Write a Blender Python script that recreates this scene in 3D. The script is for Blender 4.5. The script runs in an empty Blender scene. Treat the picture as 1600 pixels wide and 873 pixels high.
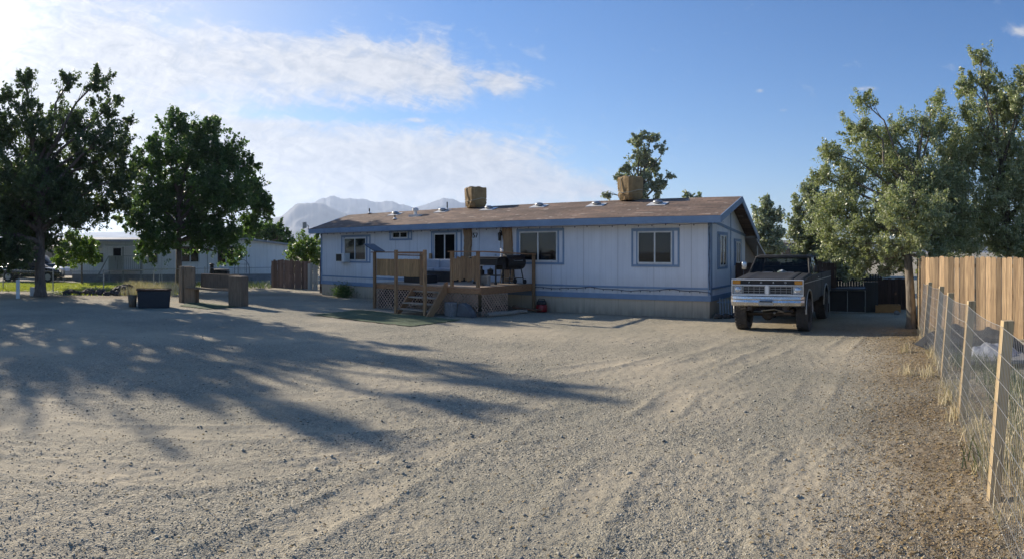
import bpy, bmesh, math, random
import numpy as np
from mathutils import Vector, Matrix
R = math.radians
rng = np.random.default_rng(7); random.seed(7)
scene = bpy.context.scene
COL = scene.collection
# ------------------------------------------------------------------ measuring helpers
F = 1000.0; HC = 1.95; HY = 394.0            # pixels per radian, eye height, horizon row in the 1600 px photograph
LX, LY, HA = -8.67, 28.2, R(-35.2)           # front left corner and heading of the blue home
def W(px, py, d):                            # photo pixel + horizontal distance -> world point
    a = (px - 800) / F
    return Vector((d * math.sin(a), d * math.cos(a), HC + (HY - py) / F * d))
def G(px, py):                               # photo pixel on the ground -> world point
    d = HC * F / (py - HY); v = W(px, py, d); v.z = 0; return v
def H(x, y, z=0):                            # home coordinates -> world
    c, s = math.cos(HA), math.sin(HA)
    return Vector((LX + x * c - y * s, LY + x * s + y * c, z))
# ------------------------------------------------------------------ materials
def nt(name):
    m = bpy.data.materials.new(name); m.use_nodes = True
    t = m.node_tree; b = t.nodes['Principled BSDF']; return m, t, b
def N(t, typ, **kw):
    n = t.nodes.new(typ)
    for k, v in kw.items():
        if k.startswith('i_'):
            key = k[2:]; key = int(key) if key.isdigit() else key.replace('_', ' ')
            n.inputs[key].default_value = v
        else: setattr(n, k, v)
    return n
def mixc(t, fac, a, b, blend='MIX'):
    m = t.nodes.new('ShaderNodeMix'); m.data_type = 'RGBA'; m.blend_type = blend
    for i, v in ((0, fac), (6, a), (7, b)):
        if isinstance(v, (int, float)): m.inputs[i].default_value = v
        elif isinstance(v, tuple): m.inputs[i].default_value = (*v[:3], 1)
        else: t.links.new(v, m.inputs[i])
    return m.outputs[2]
def math_(t, op, a, b=None, c=None, clamp=False):
    m = t.nodes.new('ShaderNodeMath'); m.operation = op; m.use_clamp = clamp
    for i, v in enumerate((a, b, c)):
        if v is None: continue
        if isinstance(v, (int, float)): m.inputs[i].default_value = v
        else: t.links.new(v, m.inputs[i])
    return m.outputs[0]
def ramp(t, fac, stops, interp='LINEAR'):
    r = t.nodes.new('ShaderNodeValToRGB'); r.color_ramp.interpolation = interp
    e = r.color_ramp.elements
    while len(e) < len(stops): e.new(0.5)
    for el, (p, c) in zip(e, stops):
        el.position = p; el.color = (*c[:3], 1) if isinstance(c, tuple) else (c, c, c, 1)
    t.links.new(fac, r.inputs[0]); return r.outputs[0]
def noise(t, vec, scale, detail=4, rough=.55, dist=0):
    n = N(t, 'ShaderNodeTexNoise', i_Scale=scale, i_Detail=detail, i_Roughness=rough, i_Distortion=dist)
    if vec is not None: t.links.new(vec, n.inputs['Vector'])
    return n.outputs['Fac']
def obj_vec(t, scale=(1, 1, 1)):
    tc = N(t, 'ShaderNodeTexCoord'); mp = N(t, 'ShaderNodeMapping', i_Scale=scale)
    t.links.new(tc.outputs['Object'], mp.inputs['Vector']); return mp.outputs[0]
def bump(t, b, h, strength=.3, dist=.01):
    n = N(t, 'ShaderNodeBump', i_Strength=strength, i_Distance=dist)
    t.links.new(h, n.inputs['Height']); t.links.new(n.outputs[0], b.inputs['Normal']); return n
def pm(name, c1, c2=None, scale=6, rough=.7, metal=0, bmp=.2, st=(1, 1, 1), rnd=.0, bdist=.004, coat=0, detail=5):
    """general procedural material: two tones through noise, per-piece variation, dirt and bump"""
    m, t, b = nt(name); c2 = c2 or tuple(x * .75 for x in c1)
    v = obj_vec(t, st); f = noise(t, v, scale, detail)
    f2 = ramp(t, f, [(.3, 0.0), (.7, 1.0)])
    c = mixc(t, f2, c1, c2)
    if rnd:
        at = N(t, 'ShaderNodeAttribute', attribute_name='rnd')
        k = math_(t, 'MULTIPLY_ADD', at.outputs['Fac'], rnd * 2, 1 - rnd)
        c = mixc(t, 1.0, c, k, 'MULTIPLY')
    t.links.new(c, b.inputs['Base Color'])
    t.links.new(math_(t, 'MULTIPLY_ADD', f, .25, rough - .12, clamp=True), b.inputs['Roughness'])
    b.inputs['Metallic'].default_value = metal
    if coat: b.inputs['Coat Weight'].default_value = coat; b.inputs['Coat Roughness'].default_value = .15
    if bmp: bump(t, b, f, bmp, bdist)
    return m
def wood(name, c1, c2, st=(14, 14, 1.2), rnd=.3, rough=.8, dark=(.05, .035, .025)):
    m, t, b = nt(name)
    v = obj_vec(t, st); at = N(t, 'ShaderNodeAttribute', attribute_name='rnd')
    va = N(t, 'ShaderNodeVectorMath', operation='ADD'); t.links.new(v, va.inputs[0])
    cb = N(t, 'ShaderNodeCombineXYZ'); t.links.new(math_(t, 'MULTIPLY', at.outputs['Fac'], 37.0), cb.inputs[2]); t.links.new(cb.outputs[0], va.inputs[1])
    f = noise(t, va.outputs[0], 3.0, 7, .6, .6)
    c = mixc(t, ramp(t, f, [(.3, 0.0), (.68, 1.0)]), c1, c2)
    kn = noise(t, va.outputs[0], 1.3, 2)
    c = mixc(t, ramp(t, kn, [(.62, 0.0), (.74, .8)]), c, dark)
    k = math_(t, 'MULTIPLY_ADD', at.outputs['Fac'], rnd * 2, 1 - rnd)
    c = mixc(t, 1.0, c, k, 'MULTIPLY')
    t.links.new(c, b.inputs['Base Color']); b.inputs['Roughness'].default_value = rough
    bump(t, b, f, .5, .004); return m
def leafmat(name, c1, c2, trans=.35, gloss=.45):
    m, t, b = nt(name)
    at = N(t, 'ShaderNodeAttribute', attribute_name='rnd')
    c = mixc(t, at.outputs['Fac'], c1, c2)
    t.links.new(c, b.inputs['Base Color']); b.inputs['Roughness'].default_value = gloss
    tr = N(t, 'ShaderNodeBsdfTranslucent'); t.links.new(mixc(t, 1.0, c, (1.2, 1.35, .7), 'MULTIPLY'), tr.inputs[0])
    mx = N(t, 'ShaderNodeMixShader'); mx.inputs[0].default_value = trans
    t.links.new(b.outputs[0], mx.inputs[1]); t.links.new(tr.outputs[0], mx.inputs[2])
    t.links.new(mx.outputs[0], t.nodes['Material Output'].inputs[0]); return m
def siding(name, base, groove=.203, seam=1.22, axis=0, dirt=(.3, .27, .22), dirt_z=.9, dirt_amt=.35):
    m, t, b = nt(name)
    tc = N(t, 'ShaderNodeTexCoord'); sp = N(t, 'ShaderNodeSeparateXYZ'); t.links.new(tc.outputs['Object'], sp.inputs[0])
    s = math_(t, 'ADD', sp.outputs[0], sp.outputs[1]) if axis == 2 else sp.outputs[axis]
    def line(period, w):
        f = math_(t, 'FRACT', math_(t, 'DIVIDE', s, period))
        return math_(t, 'LESS_THAN', f, w / period)
    g = line(groove, .008); sm = line(seam, .012)
    lines = math_(t, 'MAXIMUM', math_(t, 'MULTIPLY', g, .24), math_(t, 'MULTIPLY', sm, .7))
    f = noise(t, obj_vec(t, (1, 1, .35)), 2.2, 6)
    c = mixc(t, ramp(t, f, [(.3, 0.0), (.75, .45)]), base, tuple(x * .70 for x in base))
    sk = noise(t, obj_vec(t, (5, 5, .22)), 1.6, 4); c = mixc(t, ramp(t, sk, [(.56, 0.0), (.72, .28)]), c, tuple(x * .55 for x in base))
    fd = noise(t, obj_vec(t, (2.5, 2.5, .5)), 3, 5)
    low = math_(t, 'SUBTRACT', 1.0, math_(t, 'DIVIDE', sp.outputs[2], dirt_z), clamp=True)
    d = math_(t, 'MULTIPLY', math_(t, 'MULTIPLY', low, fd), dirt_amt * 2.2, clamp=True)
    c = mixc(t, d, c, dirt); c = mixc(t, lines, c, tuple(x * .3 for x in base))
    t.links.new(c, b.inputs['Base Color']); b.inputs['Roughness'].default_value = .65
    hh = math_(t, 'SUBTRACT', math_(t, 'MULTIPLY', f, .3), lines)
    bump(t, b, hh, .5, .006); return m
def shingle(name, c1, c2, c3):
    m, t, b = nt(name); v = obj_vec(t)
    br = N(t, 'ShaderNodeTexBrick', i_Scale=1.0, i_Mortar_Size=.012, i_Bias=0.0, i_Brick_Width=.45, i_Row_Height=.16)
    br.offset = .5; br.inputs['Color1'].default_value = (*c1, 1); br.inputs['Color2'].default_value = (*c2, 1)
    br.inputs['Mortar'].default_value = (c1[0] * .3, c1[1] * .3, c1[2] * .3, 1); t.links.new(v, br.inputs['Vector'])
    f = noise(t, obj_vec(t, (.8, 2, 1)), 1.2, 6); c = mixc(t, ramp(t, f, [(.45, 0.0), (.75, .8)]), br.outputs[0], c3)
    f2 = noise(t, v, 60, 3); c = mixc(t, .5, c, ramp(t, f2, [(.3, .25), (.7, .9)]), 'MULTIPLY')
    c = mixc(t, 1.0, c, ramp(t, noise(t, obj_vec(t, (.5, 1.4, 1)), 1.0, 5), [(.3, .62), (.7, 1.25)]), 'MULTIPLY')
    c = mixc(t, ramp(t, noise(t, obj_vec(t, (1.2, 3, 1)), 2.1, 3), [(.64, 0.0), (.68, .7)]), c, (.46, .40, .33))
    t.links.new(c, b.inputs['Base Color']); b.inputs['Roughness'].default_value = .9
    bump(t, b, br.outputs['Fac'], -.6, .01); return m
def glassm(name, tint=(.9, .95, 1), refl=.12, clear=.55):
    m, t, b = nt(name); t.nodes.remove(b)
    tr = N(t, 'ShaderNodeBsdfTransparent'); tr.inputs[0].default_value = (*[x * clear for x in tint], 1)
    gl = N(t, 'ShaderNodeBsdfGlossy'); gl.inputs['Roughness'].default_value = .03; gl.inputs[0].default_value = (.9, .95, 1, 1)
    fr = N(t, 'ShaderNodeLayerWeight', i_Blend=.5); mx = N(t, 'ShaderNodeMixShader')
    t.links.new(math_(t, 'MULTIPLY_ADD', math_(t, 'POWER', fr.outputs['Facing'], 5.0), .7, refl * .3, clamp=True), mx.inputs[0])
    t.links.new(tr.outputs[0], mx.inputs[1]); t.links.new(gl.outputs[0], mx.inputs[2])
    t.links.new(mx.outputs[0], t.nodes['Material Output'].inputs[0]); return m
M = {}
M['wall'] = siding('blue_siding', (.74, .75, .775), dirt_amt=.6, dirt_z=1.3)
M['gablewall'] = siding('gable_siding', (.72, .745, .78), groove=.203, seam=2.0, axis=1)
M['skirt'] = siding('tan_skirting', (.62, .51, .37), groove=.15, dirt=(.14, .12, .09), dirt_z=.5, dirt_amt=.5)
M['blue'] = pm('blue_trim_paint', (.22, .31, .43), (.175, .25, .36), 3, .6, bmp=.15)
M['roof'] = shingle('brown_shingle', (.31, .20, .135), (.16, .11, .08), (.24, .165, .12))
M['soffit'] = pm('soffit_paint', (.42, .46, .55), rough=.7)
M['white'] = pm('white_paint', (.72, .72, .70), (.58, .58, .56), 5, .5)
M['door'] = pm('door_paint', (.62, .64, .68), (.5, .52, .57), 3, .5)
M['glass'] = glassm('window_glass')
M['carglass'] = glassm('car_glass', (.75, .85, .82), .06, .55)
M['room'] = pm('dark_room', (.018, .018, .02), rough=.9, bmp=0)
M['curtain'] = pm('grey_curtain', (.085, .088, .10), (.035, .035, .042), 8, .9, st=(6, 6, .3))
M['blind'] = pm('grey_blind', (.13, .13, .135), (.07, .07, .075), 10, .8, st=(.1, .1, 9))
M['tancurtain'] = pm('tan_curtain', (.34, .28, .19), (.2, .165, .115), 6, .9, st=(5, 5, .3))
M['foil'] = pm('pale_curtain', (.25, .29, .30), (.08, .10, .10), 5, .6, st=(5, 5, .5))
M['timber'] = wood('live_edge_timber', (.36, .22, .11), (.20, .12, .06), (9, 9, .9), .1)
M['deck'] = wood('deck_wood', (.40, .235, .115), (.22, .125, .06), (12, 12, 1.3), .3)
M['deckflat'] = wood('deck_boards', (.42, .34, .25), (.26, .20, .15), (1.5, 12, 12), .25)
M['rail'] = wood('stained_rail', (.38, .20, .09), (.20, .10, .05), (2, 12, 12), .25)
M['pale_panel'] = wood('pale_railing_boards', (.54, .325, .14), (.30, .175, .08), (13, 13, 1), .3)
M['lattice'] = wood('lattice_wood', (.56, .38, .28), (.40, .26, .19), (8, 8, 8), .3)
M['redwood'] = wood('red_brown_wood', (.095, .055, .04), (.05, .03, .022), (12, 12, 1), .3)
M['fence'] = wood('cedar_fence', (.54, .37, .20), (.23, .15, .085), (18, 18, .7), .55, dark=(.10, .06, .03))
M['fencegrey'] = wood('weathered_fence', (.50, .39, .24), (.34, .25, .15), (10, 10, .8), .25)
M['post'] = wood('pale_post', (.56, .43, .24), (.42, .30, .16), (14, 14, .9), .12)
M['picket'] = wood('brown_picket', (.22, .145, .11), (.13, .085, .065), (10, 10, .8), .35)
M['greyboard'] = wood('grey_board', (.38, .40, .38), (.26, .27, .26), (10, 10, .8), .2)
M['slab'] = wood('slab_wood', (.21, .15, .10), (.12, .085, .055), (8, 8, 1.0), .2)
M['slabpale'] = wood('slab_wood_pale', (.32, .235, .15), (.21, .15, .095), (8, 8, 1.0), .2)
M['bark'] = pm('bark', (.19, .15, .12), (.08, .062, .05), 5, .95, bmp=.9, st=(3, 3, .8), bdist=.03)
M['barkpale'] = pm('pale_bark', (.22, .185, .145), (.095, .08, .06), 5, .95, bmp=.9, st=(3, 3, .8), bdist=.03)
M['leafdark'] = leafmat('dark_leaf', (.06, .09, .042), (.12, .16, .07), .45)
M['leafash'] = leafmat('ash_leaf', (.045, .088, .026), (.12, .195, .06), .48)
M['leafsilver'] = leafmat('grey_green_leaf', (.20, .235, .105), (.46, .47, .31), .33, .38)
M['leafpop'] = leafmat('poplar_leaf', (.17, .20, .12), (.46, .48, .37), .25, .35)
M['leafbright'] = leafmat('bright_leaf', (.10, .17, .035), (.20, .27, .07), .4)
M['leafgrey'] = leafmat('pale_leaf', (.21, .24, .14), (.46, .48, .36), .28, .4)
M['weed'] = leafmat('weed_leaf', (.07, .10, .04), (.14, .16, .08), .3)
M['straw'] = leafmat('dry_straw', (.46, .36, .20), (.66, .58, .40), .12, .6)
M['litter'] = leafmat('leaf_litter', (.12, .075, .035), (.45, .33, .16), .1, .8)
M['galv'] = pm('galvanised', (.42, .43, .44), (.30, .31, .32), 20, .45, .8, .1)
M['wire'] = pm('wire', (.50, .50, .48), rough=.5, metal=.6, bmp=0)
M['black'] = pm('black_metal', (.014, .014, .015), (.025, .024, .024), 8, .45, .3)
M['blackplastic'] = pm('black_plastic', (.02, .02, .022), rough=.6)
M['cushion'] = pm('grey_cushion', (.40, .41, .44), (.32, .33, .36), 5, .9)
M['chrome'] = pm('worn_chrome', (.62, .62, .62), (.45, .45, .45), 12, .28, 1.0, .05)
M['bright'] = pm('highlight_white_trim', (.85, .85, .84), (.7, .7, .69), 12, .35, .55, .05)  # chrome highlights put into a whiter, less metallic base colour
M['alu'] = pm('dull_aluminium', (.45, .45, .44), (.33, .33, .32), 14, .5, .8, .1)
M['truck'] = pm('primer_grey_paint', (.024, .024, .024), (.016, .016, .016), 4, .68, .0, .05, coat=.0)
M['truckdark'] = pm('chassis_dark', (.03, .027, .025), (.06, .045, .035), 8, .85)
M['rubber'] = pm('tyre_rubber', (.030, .028, .027), (.075, .065, .055), 7, .9, bmp=.4)
M['rubberplain'] = pm('tyre_side', (.025, .024, .024), rough=.9)
M['amber'] = pm('amber_lens', (.62, .27, .03), (.5, .2, .02), 30, .25)
M['lens'] = pm('headlight_glass', (.66, .68, .70), (.42, .44, .46), 40, .15, .6)
M['canvas'] = pm('canvas_cover', (.36, .245, .11), (.22, .145, .065), 4, .85, bmp=.6, bdist=.03)
M['rope'] = pm('rope', (.48, .42, .30), rough=.9)
M['turf'] = pm('artificial_turf', (.09, .13, .055), (.055, .08, .04), 20, .95, bmp=.8)
M['concrete'] = pm('concrete', (.25, .245, .24), (.17, .165, .16), 12, .9, bmp=.5)
M['rock'] = pm('grey_rock', (.14, .145, .15), (.08, .08, .085), 4, .9, bmp=.8, bdist=.03)
M['rockdark'] = pm('dark_rock', (.10, .085, .075), (.05, .042, .038), 4, .9, bmp=.8, bdist=.03)
M['log'] = wood('peeled_log', (.30, .26, .21), (.19, .16, .13), (2, 8, 8), .2)
M['red'] = pm('red_plastic', (.30, .018, .02), rough=.4)
M['rust'] = pm('rusty_iron', (.16, .075, .04), (.07, .035, .022), 9, .9)
M['tub'] = pm('dark_blue_tub', (.010, .012, .018), (.018, .02, .026), 6, .55)
M['soil'] = pm('soil', (.10, .07, .05), rough=1, bmp=1, bdist=.03)
M['nwall'] = siding('neighbour_siding', (.84, .84, .82), groove=.3, seam=1.22, dirt_amt=.2)
M['nroof'] = pm('neighbour_roof', (.36, .37, .38), (.26, .27, .28), 3, .6)
M['nskirt'] = pm('neighbour_skirt', (.27, .28, .29), (.19, .19, .19), 5, .8)
M['brownwall'] = siding('brown_siding', (.20, .165, .135), groove=.3, seam=1.22, axis=1)
M['solar'] = pm('solar_cells', (.02, .024, .035), rough=.45)
M['tarp'] = pm('black_tarp', (.012, .013, .016), (.025, .027, .03), 6, .6, bmp=.5, bdist=.04)
M['silver'] = pm('silver_sheet', (.46, .48, .52), (.22, .23, .26), 6, .4, .3, .5, bdist=.04)
M['carblack'] = pm('black_car_paint', (.018, .02, .022), rough=.25, bmp=0, coat=.5)
M['carwhite'] = pm('white_car_paint', (.62, .66, .72), rough=.35, bmp=0, coat=.4)
M['cargreen'] = pm('dark_green_paint', (.035, .045, .045), rough=.3, bmp=0, coat=.4)
M['orangewood'] = wood('orange_plank', (.42, .22, .08), (.28, .14, .05), (1.5, 9, 9), .2)
M['greyshed'] = pm('grey_metal_sheet', (.06, .06, .062), (.04, .04, .042), 3, .7, st=(6, 6, .3))
M['bulb'] = pm('dark_cord', (.03, .04, .07), rough=.6)
# ------------------------------------------------------------------ mesh building
class MB:
    def __init__(s): s.v = []; s.f = []; s.r = []; s.g = []
    def add(s, vs, fs, rnd=None):
        o = len(s.v); r = random.random() if rnd is None else rnd; s.g.append((o, len(s.f)))
        s.v += [tuple(v) for v in vs]; s.f += [tuple(i + o for i in f) for f in fs]; s.r += [r] * len(fs); return s
    def box(s, x0, y0, z0, x1, y1, z1, mat=None, rnd=None):
        vs = [Vector(p) for p in ((x0,y0,z0),(x1,y0,z0),(x1,y1,z0),(x0,y1,z0),(x0,y0,z1),(x1,y0,z1),(x1,y1,z1),(x0,y1,z1))]
        if mat: vs = [mat @ v for v in vs]
        return s.add(vs, [(0,3,2,1),(4,5,6,7),(0,1,5,4),(1,2,6,5),(2,3,7,6),(3,0,4,7)], rnd)
    def cyl(s, p0, p1, r0, r1=None, n=10, caps=True):
        return s.tube([p0, p1], [r0, r0 if r1 is None else r1], n, caps)
    def tube(s, pts, rs, n=8, caps=True):
        pts = [Vector(p) for p in pts]
        if isinstance(rs, (int, float)): rs = [rs] * len(pts)
        vs = []; fs = []; up = Vector((0, 0, 1)); prev = None
        for i, p in enumerate(pts):
            d = (pts[min(i + 1, len(pts) - 1)] - pts[max(i - 1, 0)]).normalized()
            if prev is None: a = d.cross(up if abs(d.z) < .9 else Vector((1, 0, 0))).normalized()
            else: a = (prev - d * prev.dot(d)).normalized()
            prev = a; b = d.cross(a)
            for k in range(n):
                t = 2 * math.pi * k / n; vs.append(p + (a * math.cos(t) + b * math.sin(t)) * rs[i])
        for i in range(len(pts) - 1):
            for k in range(n):
                k2 = (k + 1) % n; fs.append((i*n+k, i*n+k2, (i+1)*n+k2, (i+1)*n+k))
        if caps: fs.append(tuple(range(n - 1, -1, -1))); fs.append(tuple(range((len(pts)-1)*n, len(pts)*n)))
        return s.add(vs, fs)
    def prism(s, poly, axis, a, b, mat=None, rnd=None):
        """poly in the two remaining axes (order x,y,z without axis), extruded from a to b along axis"""
        def P(u, v, w): return {0: (w, u, v), 1: (u, w, v), 2: (u, v, w)}[axis]
        n = len(poly); vs = [Vector(P(u, v, a)) for u, v in poly] + [Vector(P(u, v, b)) for u, v in poly]
        if mat: vs = [mat @ v for v in vs]
        fs = [tuple(range(n)), tuple(range(2*n-1, n-1, -1))] + [(i, i+n, (i+1) % n + n, (i+1) % n) for i in range(n)]
        return s.add(vs, fs, rnd)
    def lathe(s, prof, axis=2, n=24, c=(0, 0, 0), closed=False):
        vs = []; fs = []; m = len(prof)
        for k in range(n):
            t = 2*math.pi*k/n; ct, st = math.cos(t), math.sin(t)
            for r, h in prof:
                p = {2: (r*ct, r*st, h), 0: (h, r*ct, r*st), 1: (r*ct, h, r*st)}[axis]
                vs.append((p[0]+c[0], p[1]+c[1], p[2]+c[2]))
        for k in range(n):
            k2 = (k+1) % n
            for j in range(m if closed else m-1):
                j2 = (j+1) % m; fs.append((k*m+j, k2*m+j, k2*m+j2, k*m+j2))
        return s.add(vs, fs)
    def blob(s, c, rx, ry, rz, amp=.15, nu=14, nv=9, seed=0, flat=False):
        vs = []; fs = []; rr = random.Random(seed); ph = [rr.uniform(0, 6.3) for _ in range(9)]
        for j in range(nv + 1):
            th = math.pi * j / nv
            for i in range(nu):
                f = 2*math.pi*i/nu; x, y, z = math.sin(th)*math.cos(f), math.sin(th)*math.sin(f), math.cos(th)
                k = 1 + amp*(math.sin(3*x+ph[0])*math.sin(4*y+ph[1]) + .6*math.sin(7*z+ph[2]+3*x) + .5*math.sin(9*y+ph[3])*math.sin(8*x+ph[4]))
                zz = max(z*rz*k, -rz*.35) if flat else z*rz*k
                vs.append((c[0]+x*rx*k, c[1]+y*ry*k, c[2]+zz))
        for j in range(nv):
            for i in range(nu):
                i2 = (i+1) % nu; fs.append((j*nu+i, (j+1)*nu+i, (j+1)*nu+i2, j*nu+i2))
        return s.add(vs, fs)
def fill(o, verts, faces, rnd):
    pass
def mesh_from(name, verts, faces, rnd, mats, smooth=False):
    me = bpy.data.meshes.new(name); me.from_pydata(verts, [], faces); me.update()
    a = me.attributes.new('rnd', 'FLOAT', 'FACE'); a.data.foreach_set('value', np.asarray(rnd, dtype=np.float32))
    for m in mats: me.materials.append(m)
    if smooth: me.polygons.foreach_set('use_smooth', [True]*len(me.polygons))
    return me
def fast_mesh(name, V, Fq, rnd, mat, smooth=False):
    V = np.ascontiguousarray(V, dtype=np.float32); Fq = np.ascontiguousarray(Fq, dtype=np.int32); k = Fq.shape[1]
    me = bpy.data.meshes.new(name); me.vertices.add(len(V)); me.vertices.foreach_set('co', V.ravel())
    me.loops.add(Fq.size); me.loops.foreach_set('vertex_index', Fq.ravel())
    me.polygons.add(len(Fq)); me.polygons.foreach_set('loop_start', np.arange(0, Fq.size, k, dtype=np.int32))
    try: me.polygons.foreach_set('loop_total', np.full(len(Fq), k, dtype=np.int32))
    except Exception: pass
    me.update(calc_edges=True)
    if rnd is not None:
        a = me.attributes.new('rnd', 'FLOAT', 'FACE'); a.data.foreach_set('value', np.asarray(rnd, dtype=np.float32))
    if smooth: me.polygons.foreach_set('use_smooth', np.ones(len(Fq), dtype=bool))
    me.materials.append(mat); return me
def link(name, me, parent=None):
    o = bpy.data.objects.new(name, me); COL.objects.link(o)
    if parent is not None: o.parent = parent
    return o
def thing(name, label, cat, loc=(0, 0, 0), rz=0.0, group=None, scale=None):
    o = bpy.data.objects.new(name, None); COL.objects.link(o); o.empty_display_size = .1
    o.location = loc; o.rotation_euler = (0, 0, rz); o['label'] = label; o['category'] = cat
    if group: o['group'] = group
    if scale: o.scale = (scale,)*3
    return o
def part(name, mb, mat, parent, bev=0, smooth=False, label=None):
    o = link(name, mesh_from(name, mb.v, mb.f, mb.r, [M[mat]], smooth), parent)
    bm = bmesh.new(); bm.from_mesh(o.data); bmesh.ops.recalc_face_normals(bm, faces=bm.faces); bm.to_mesh(o.data); bm.free()
    if bev:
        b = o.modifiers.new('bevel', 'BEVEL'); b.width = bev; b.segments = 2; b.limit_method = 'ANGLE'; b.angle_limit = R(40)
    if label: o['label'] = label
    return o
def each(name, mb, mat, parent, **kw):
    """every primitive of mb becomes a part of its own"""
    g = mb.g+[(len(mb.v), len(mb.f))]; out = []
    for (v0, f0), (v1, f1) in zip(g[:-1], g[1:]):
        q = MB(); q.v = mb.v[v0:v1]; q.f = [tuple(i-v0 for i in f) for f in mb.f[f0:f1]]; q.r = mb.r[f0:f1]; out.append(part(name, q, mat, parent, **kw))
    return out
def solo(name, mb, mat, label, cat, loc=(0, 0, 0), rz=0.0, group=None, bev=0, smooth=False):
    o = part(name, mb, mat, None, bev, smooth); o.location = loc; o.rotation_euler = (0, 0, rz)
    o['label'] = label; o['category'] = cat
    if group: o['group'] = group
    return o
def kind(o, k): o['kind'] = k; return o
def text_mb(s, size, depth=.004):
    cu = bpy.data.curves.new('t', 'FONT'); cu.body = s; cu.size = size; cu.extrude = depth; cu.align_x = 'CENTER'
    ob = bpy.data.objects.new('t', cu); COL.objects.link(ob); dg = bpy.context.evaluated_depsgraph_get()
    me = bpy.data.meshes.new_from_object(ob.evaluated_get(dg)); mb = MB()
    mb.add([v.co.copy() for v in me.vertices], [tuple(p.vertices) for p in me.polygons])
    bpy.data.objects.remove(ob); return mb
# ------------------------------------------------------------------ noise
def vn(x, y, seed=0.0):
    xi = np.floor(x); yi = np.floor(y); fx = x - xi; fy = y - yi; fx = fx*fx*(3-2*fx); fy = fy*fy*(3-2*fy)
    def h(a, b):
        q = np.sin(a*127.1 + b*311.7 + seed*74.7) * 43758.5453; return q - np.floor(q)
    return (h(xi, yi)*(1-fx) + h(xi+1, yi)*fx)*(1-fy) + (h(xi, yi+1)*(1-fx) + h(xi+1, yi+1)*fx)*fy
def fbm(x, y, o=4, seed=0.0):
    s = 0; a = .5
    for i in range(o): s = s + a*(vn(x, y, seed+i) - .5); x = x*2.03; y = y*2.03; a *= .5
    return s
def segdist(x, y, pts):
    best = np.full(np.shape(x), 1e9)
    for (ax, ay), (bx, by) in zip(pts[:-1], pts[1:]):
        dx, dy = bx-ax, by-ay; t = np.clip(((x-ax)*dx + (y-ay)*dy)/(dx*dx+dy*dy), 0, 1)
        best = np.minimum(best, np.hypot(x-ax-t*dx, y-ay-t*dy))
    return best
RUTS = [[(5.3, 14.0), (2.6, 11.3), (.9, 9.3), (-.7, 6.3), (-1.9, 3.2), (-3, 0)], [(6.7, 13.4), (4.0, 10.6), (2.2, 8.4), (.75, 5.4), (-.4, 2.6), (-1.2, 0)],
        [(5.0, 13.0), (1.9, 11.2), (-2.0, 8.6), (-6.0, 6.4), (-12, 4.5)], [(3.5, 11.2), (.6, 8.3), (-3.0, 6.2), (-7, 4.2), (-12, 2.2)],
        [(7.6, 12.9), (5.4, 10), (3.4, 6.9), (2.0, 4.2), (1.0, 2)], [(1.5, 8.0), (-2.5, 5.0), (-6, 3.2), (-10, 1.5)]]
FEN = [(2.2, 1.9), (3.44, 3.69), (4.88, 5.77), (6.21, 7.78), (7.3, 9.35), (8.4, 11.1), (9.2, 12.4)]
def gheight(x, y):
    d = np.hypot(x, y); z = .035*fbm(x*.7, y*.7, 4, 3.) + .018*fbm(x*4, y*4, 3, 9.) + .026*fbm(x*14, y*14, 3, 5.)*(.35+vn(x*1.1, y*1.1, 90.)) + .012*fbm(x*38, y*38, 2, 6.)
    for i, r in enumerate(RUTS):
        q = segdist(x + .22*fbm(x*.8, y*.8, 3, 40.+i), y + .22*fbm(x*.8+9, y*.8, 3, 60.+i), r); k = .4 + 1.6*vn(x*.9, y*.9, 20.+i)
        k = k*np.clip(vn(x*.6+50, y*.6, 30.+i)*2.2-.5, 0, 1); z = z - .007*k*np.exp(-(q/.15)**2) + .009*k*np.exp(-((q-.27)/.07)**2)
    z = z * np.clip((60-d)/30, 0, 1)
    return z
def gattr(x, y):
    dust = .5 + 1.5*fbm(x*.45, y*.45, 4, 11.)
    for i, r in enumerate(RUTS): dust = dust + .20*np.exp(-(segdist(x+.12*fbm(x*2, y*2, 2, 3.), y, r)/.18)**2) - .08*np.exp(-((segdist(x, y, r)-.5)/.2)**2)
    dust = dust + .55*np.exp(-(((x+5.0)/3.2)**2 + ((y-5.2)/1.5)**2)) + .3*np.exp(-(((x-3)/5)**2 + ((y-14)/4)**2)) - .25*np.exp(-(((x+.5)/3.)**2+((y-4.)/1.)**2))
    f = segdist(x, y, FEN); lit = np.exp(-(f/1.0)**2)*.9*(.35+1.3*vn(x*1.1, y*1.1, 33.))
    lit = lit + .85*np.exp(-(((x-8.6)/1.8)**2+((y-15.2)/2.6)**2)**2)*(.6+.8*vn(x*1.5, y*1.5, 44.))+.4*np.exp(-(segdist(x, y, [(-8.7, 28), (5.8, 17.9)])/.35)**2)
    lit = lit + .8*np.exp(-(segdist(x, y, [(-26, 18), (-19, 21.3), (-13.5, 25.2), (-9.5, 28)])/1.4)**2)*(.3+1.2*vn(x*.8, y*.8, 66.))
    return np.clip(dust, 0, 1), np.clip(lit, 0, 1)
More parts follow.
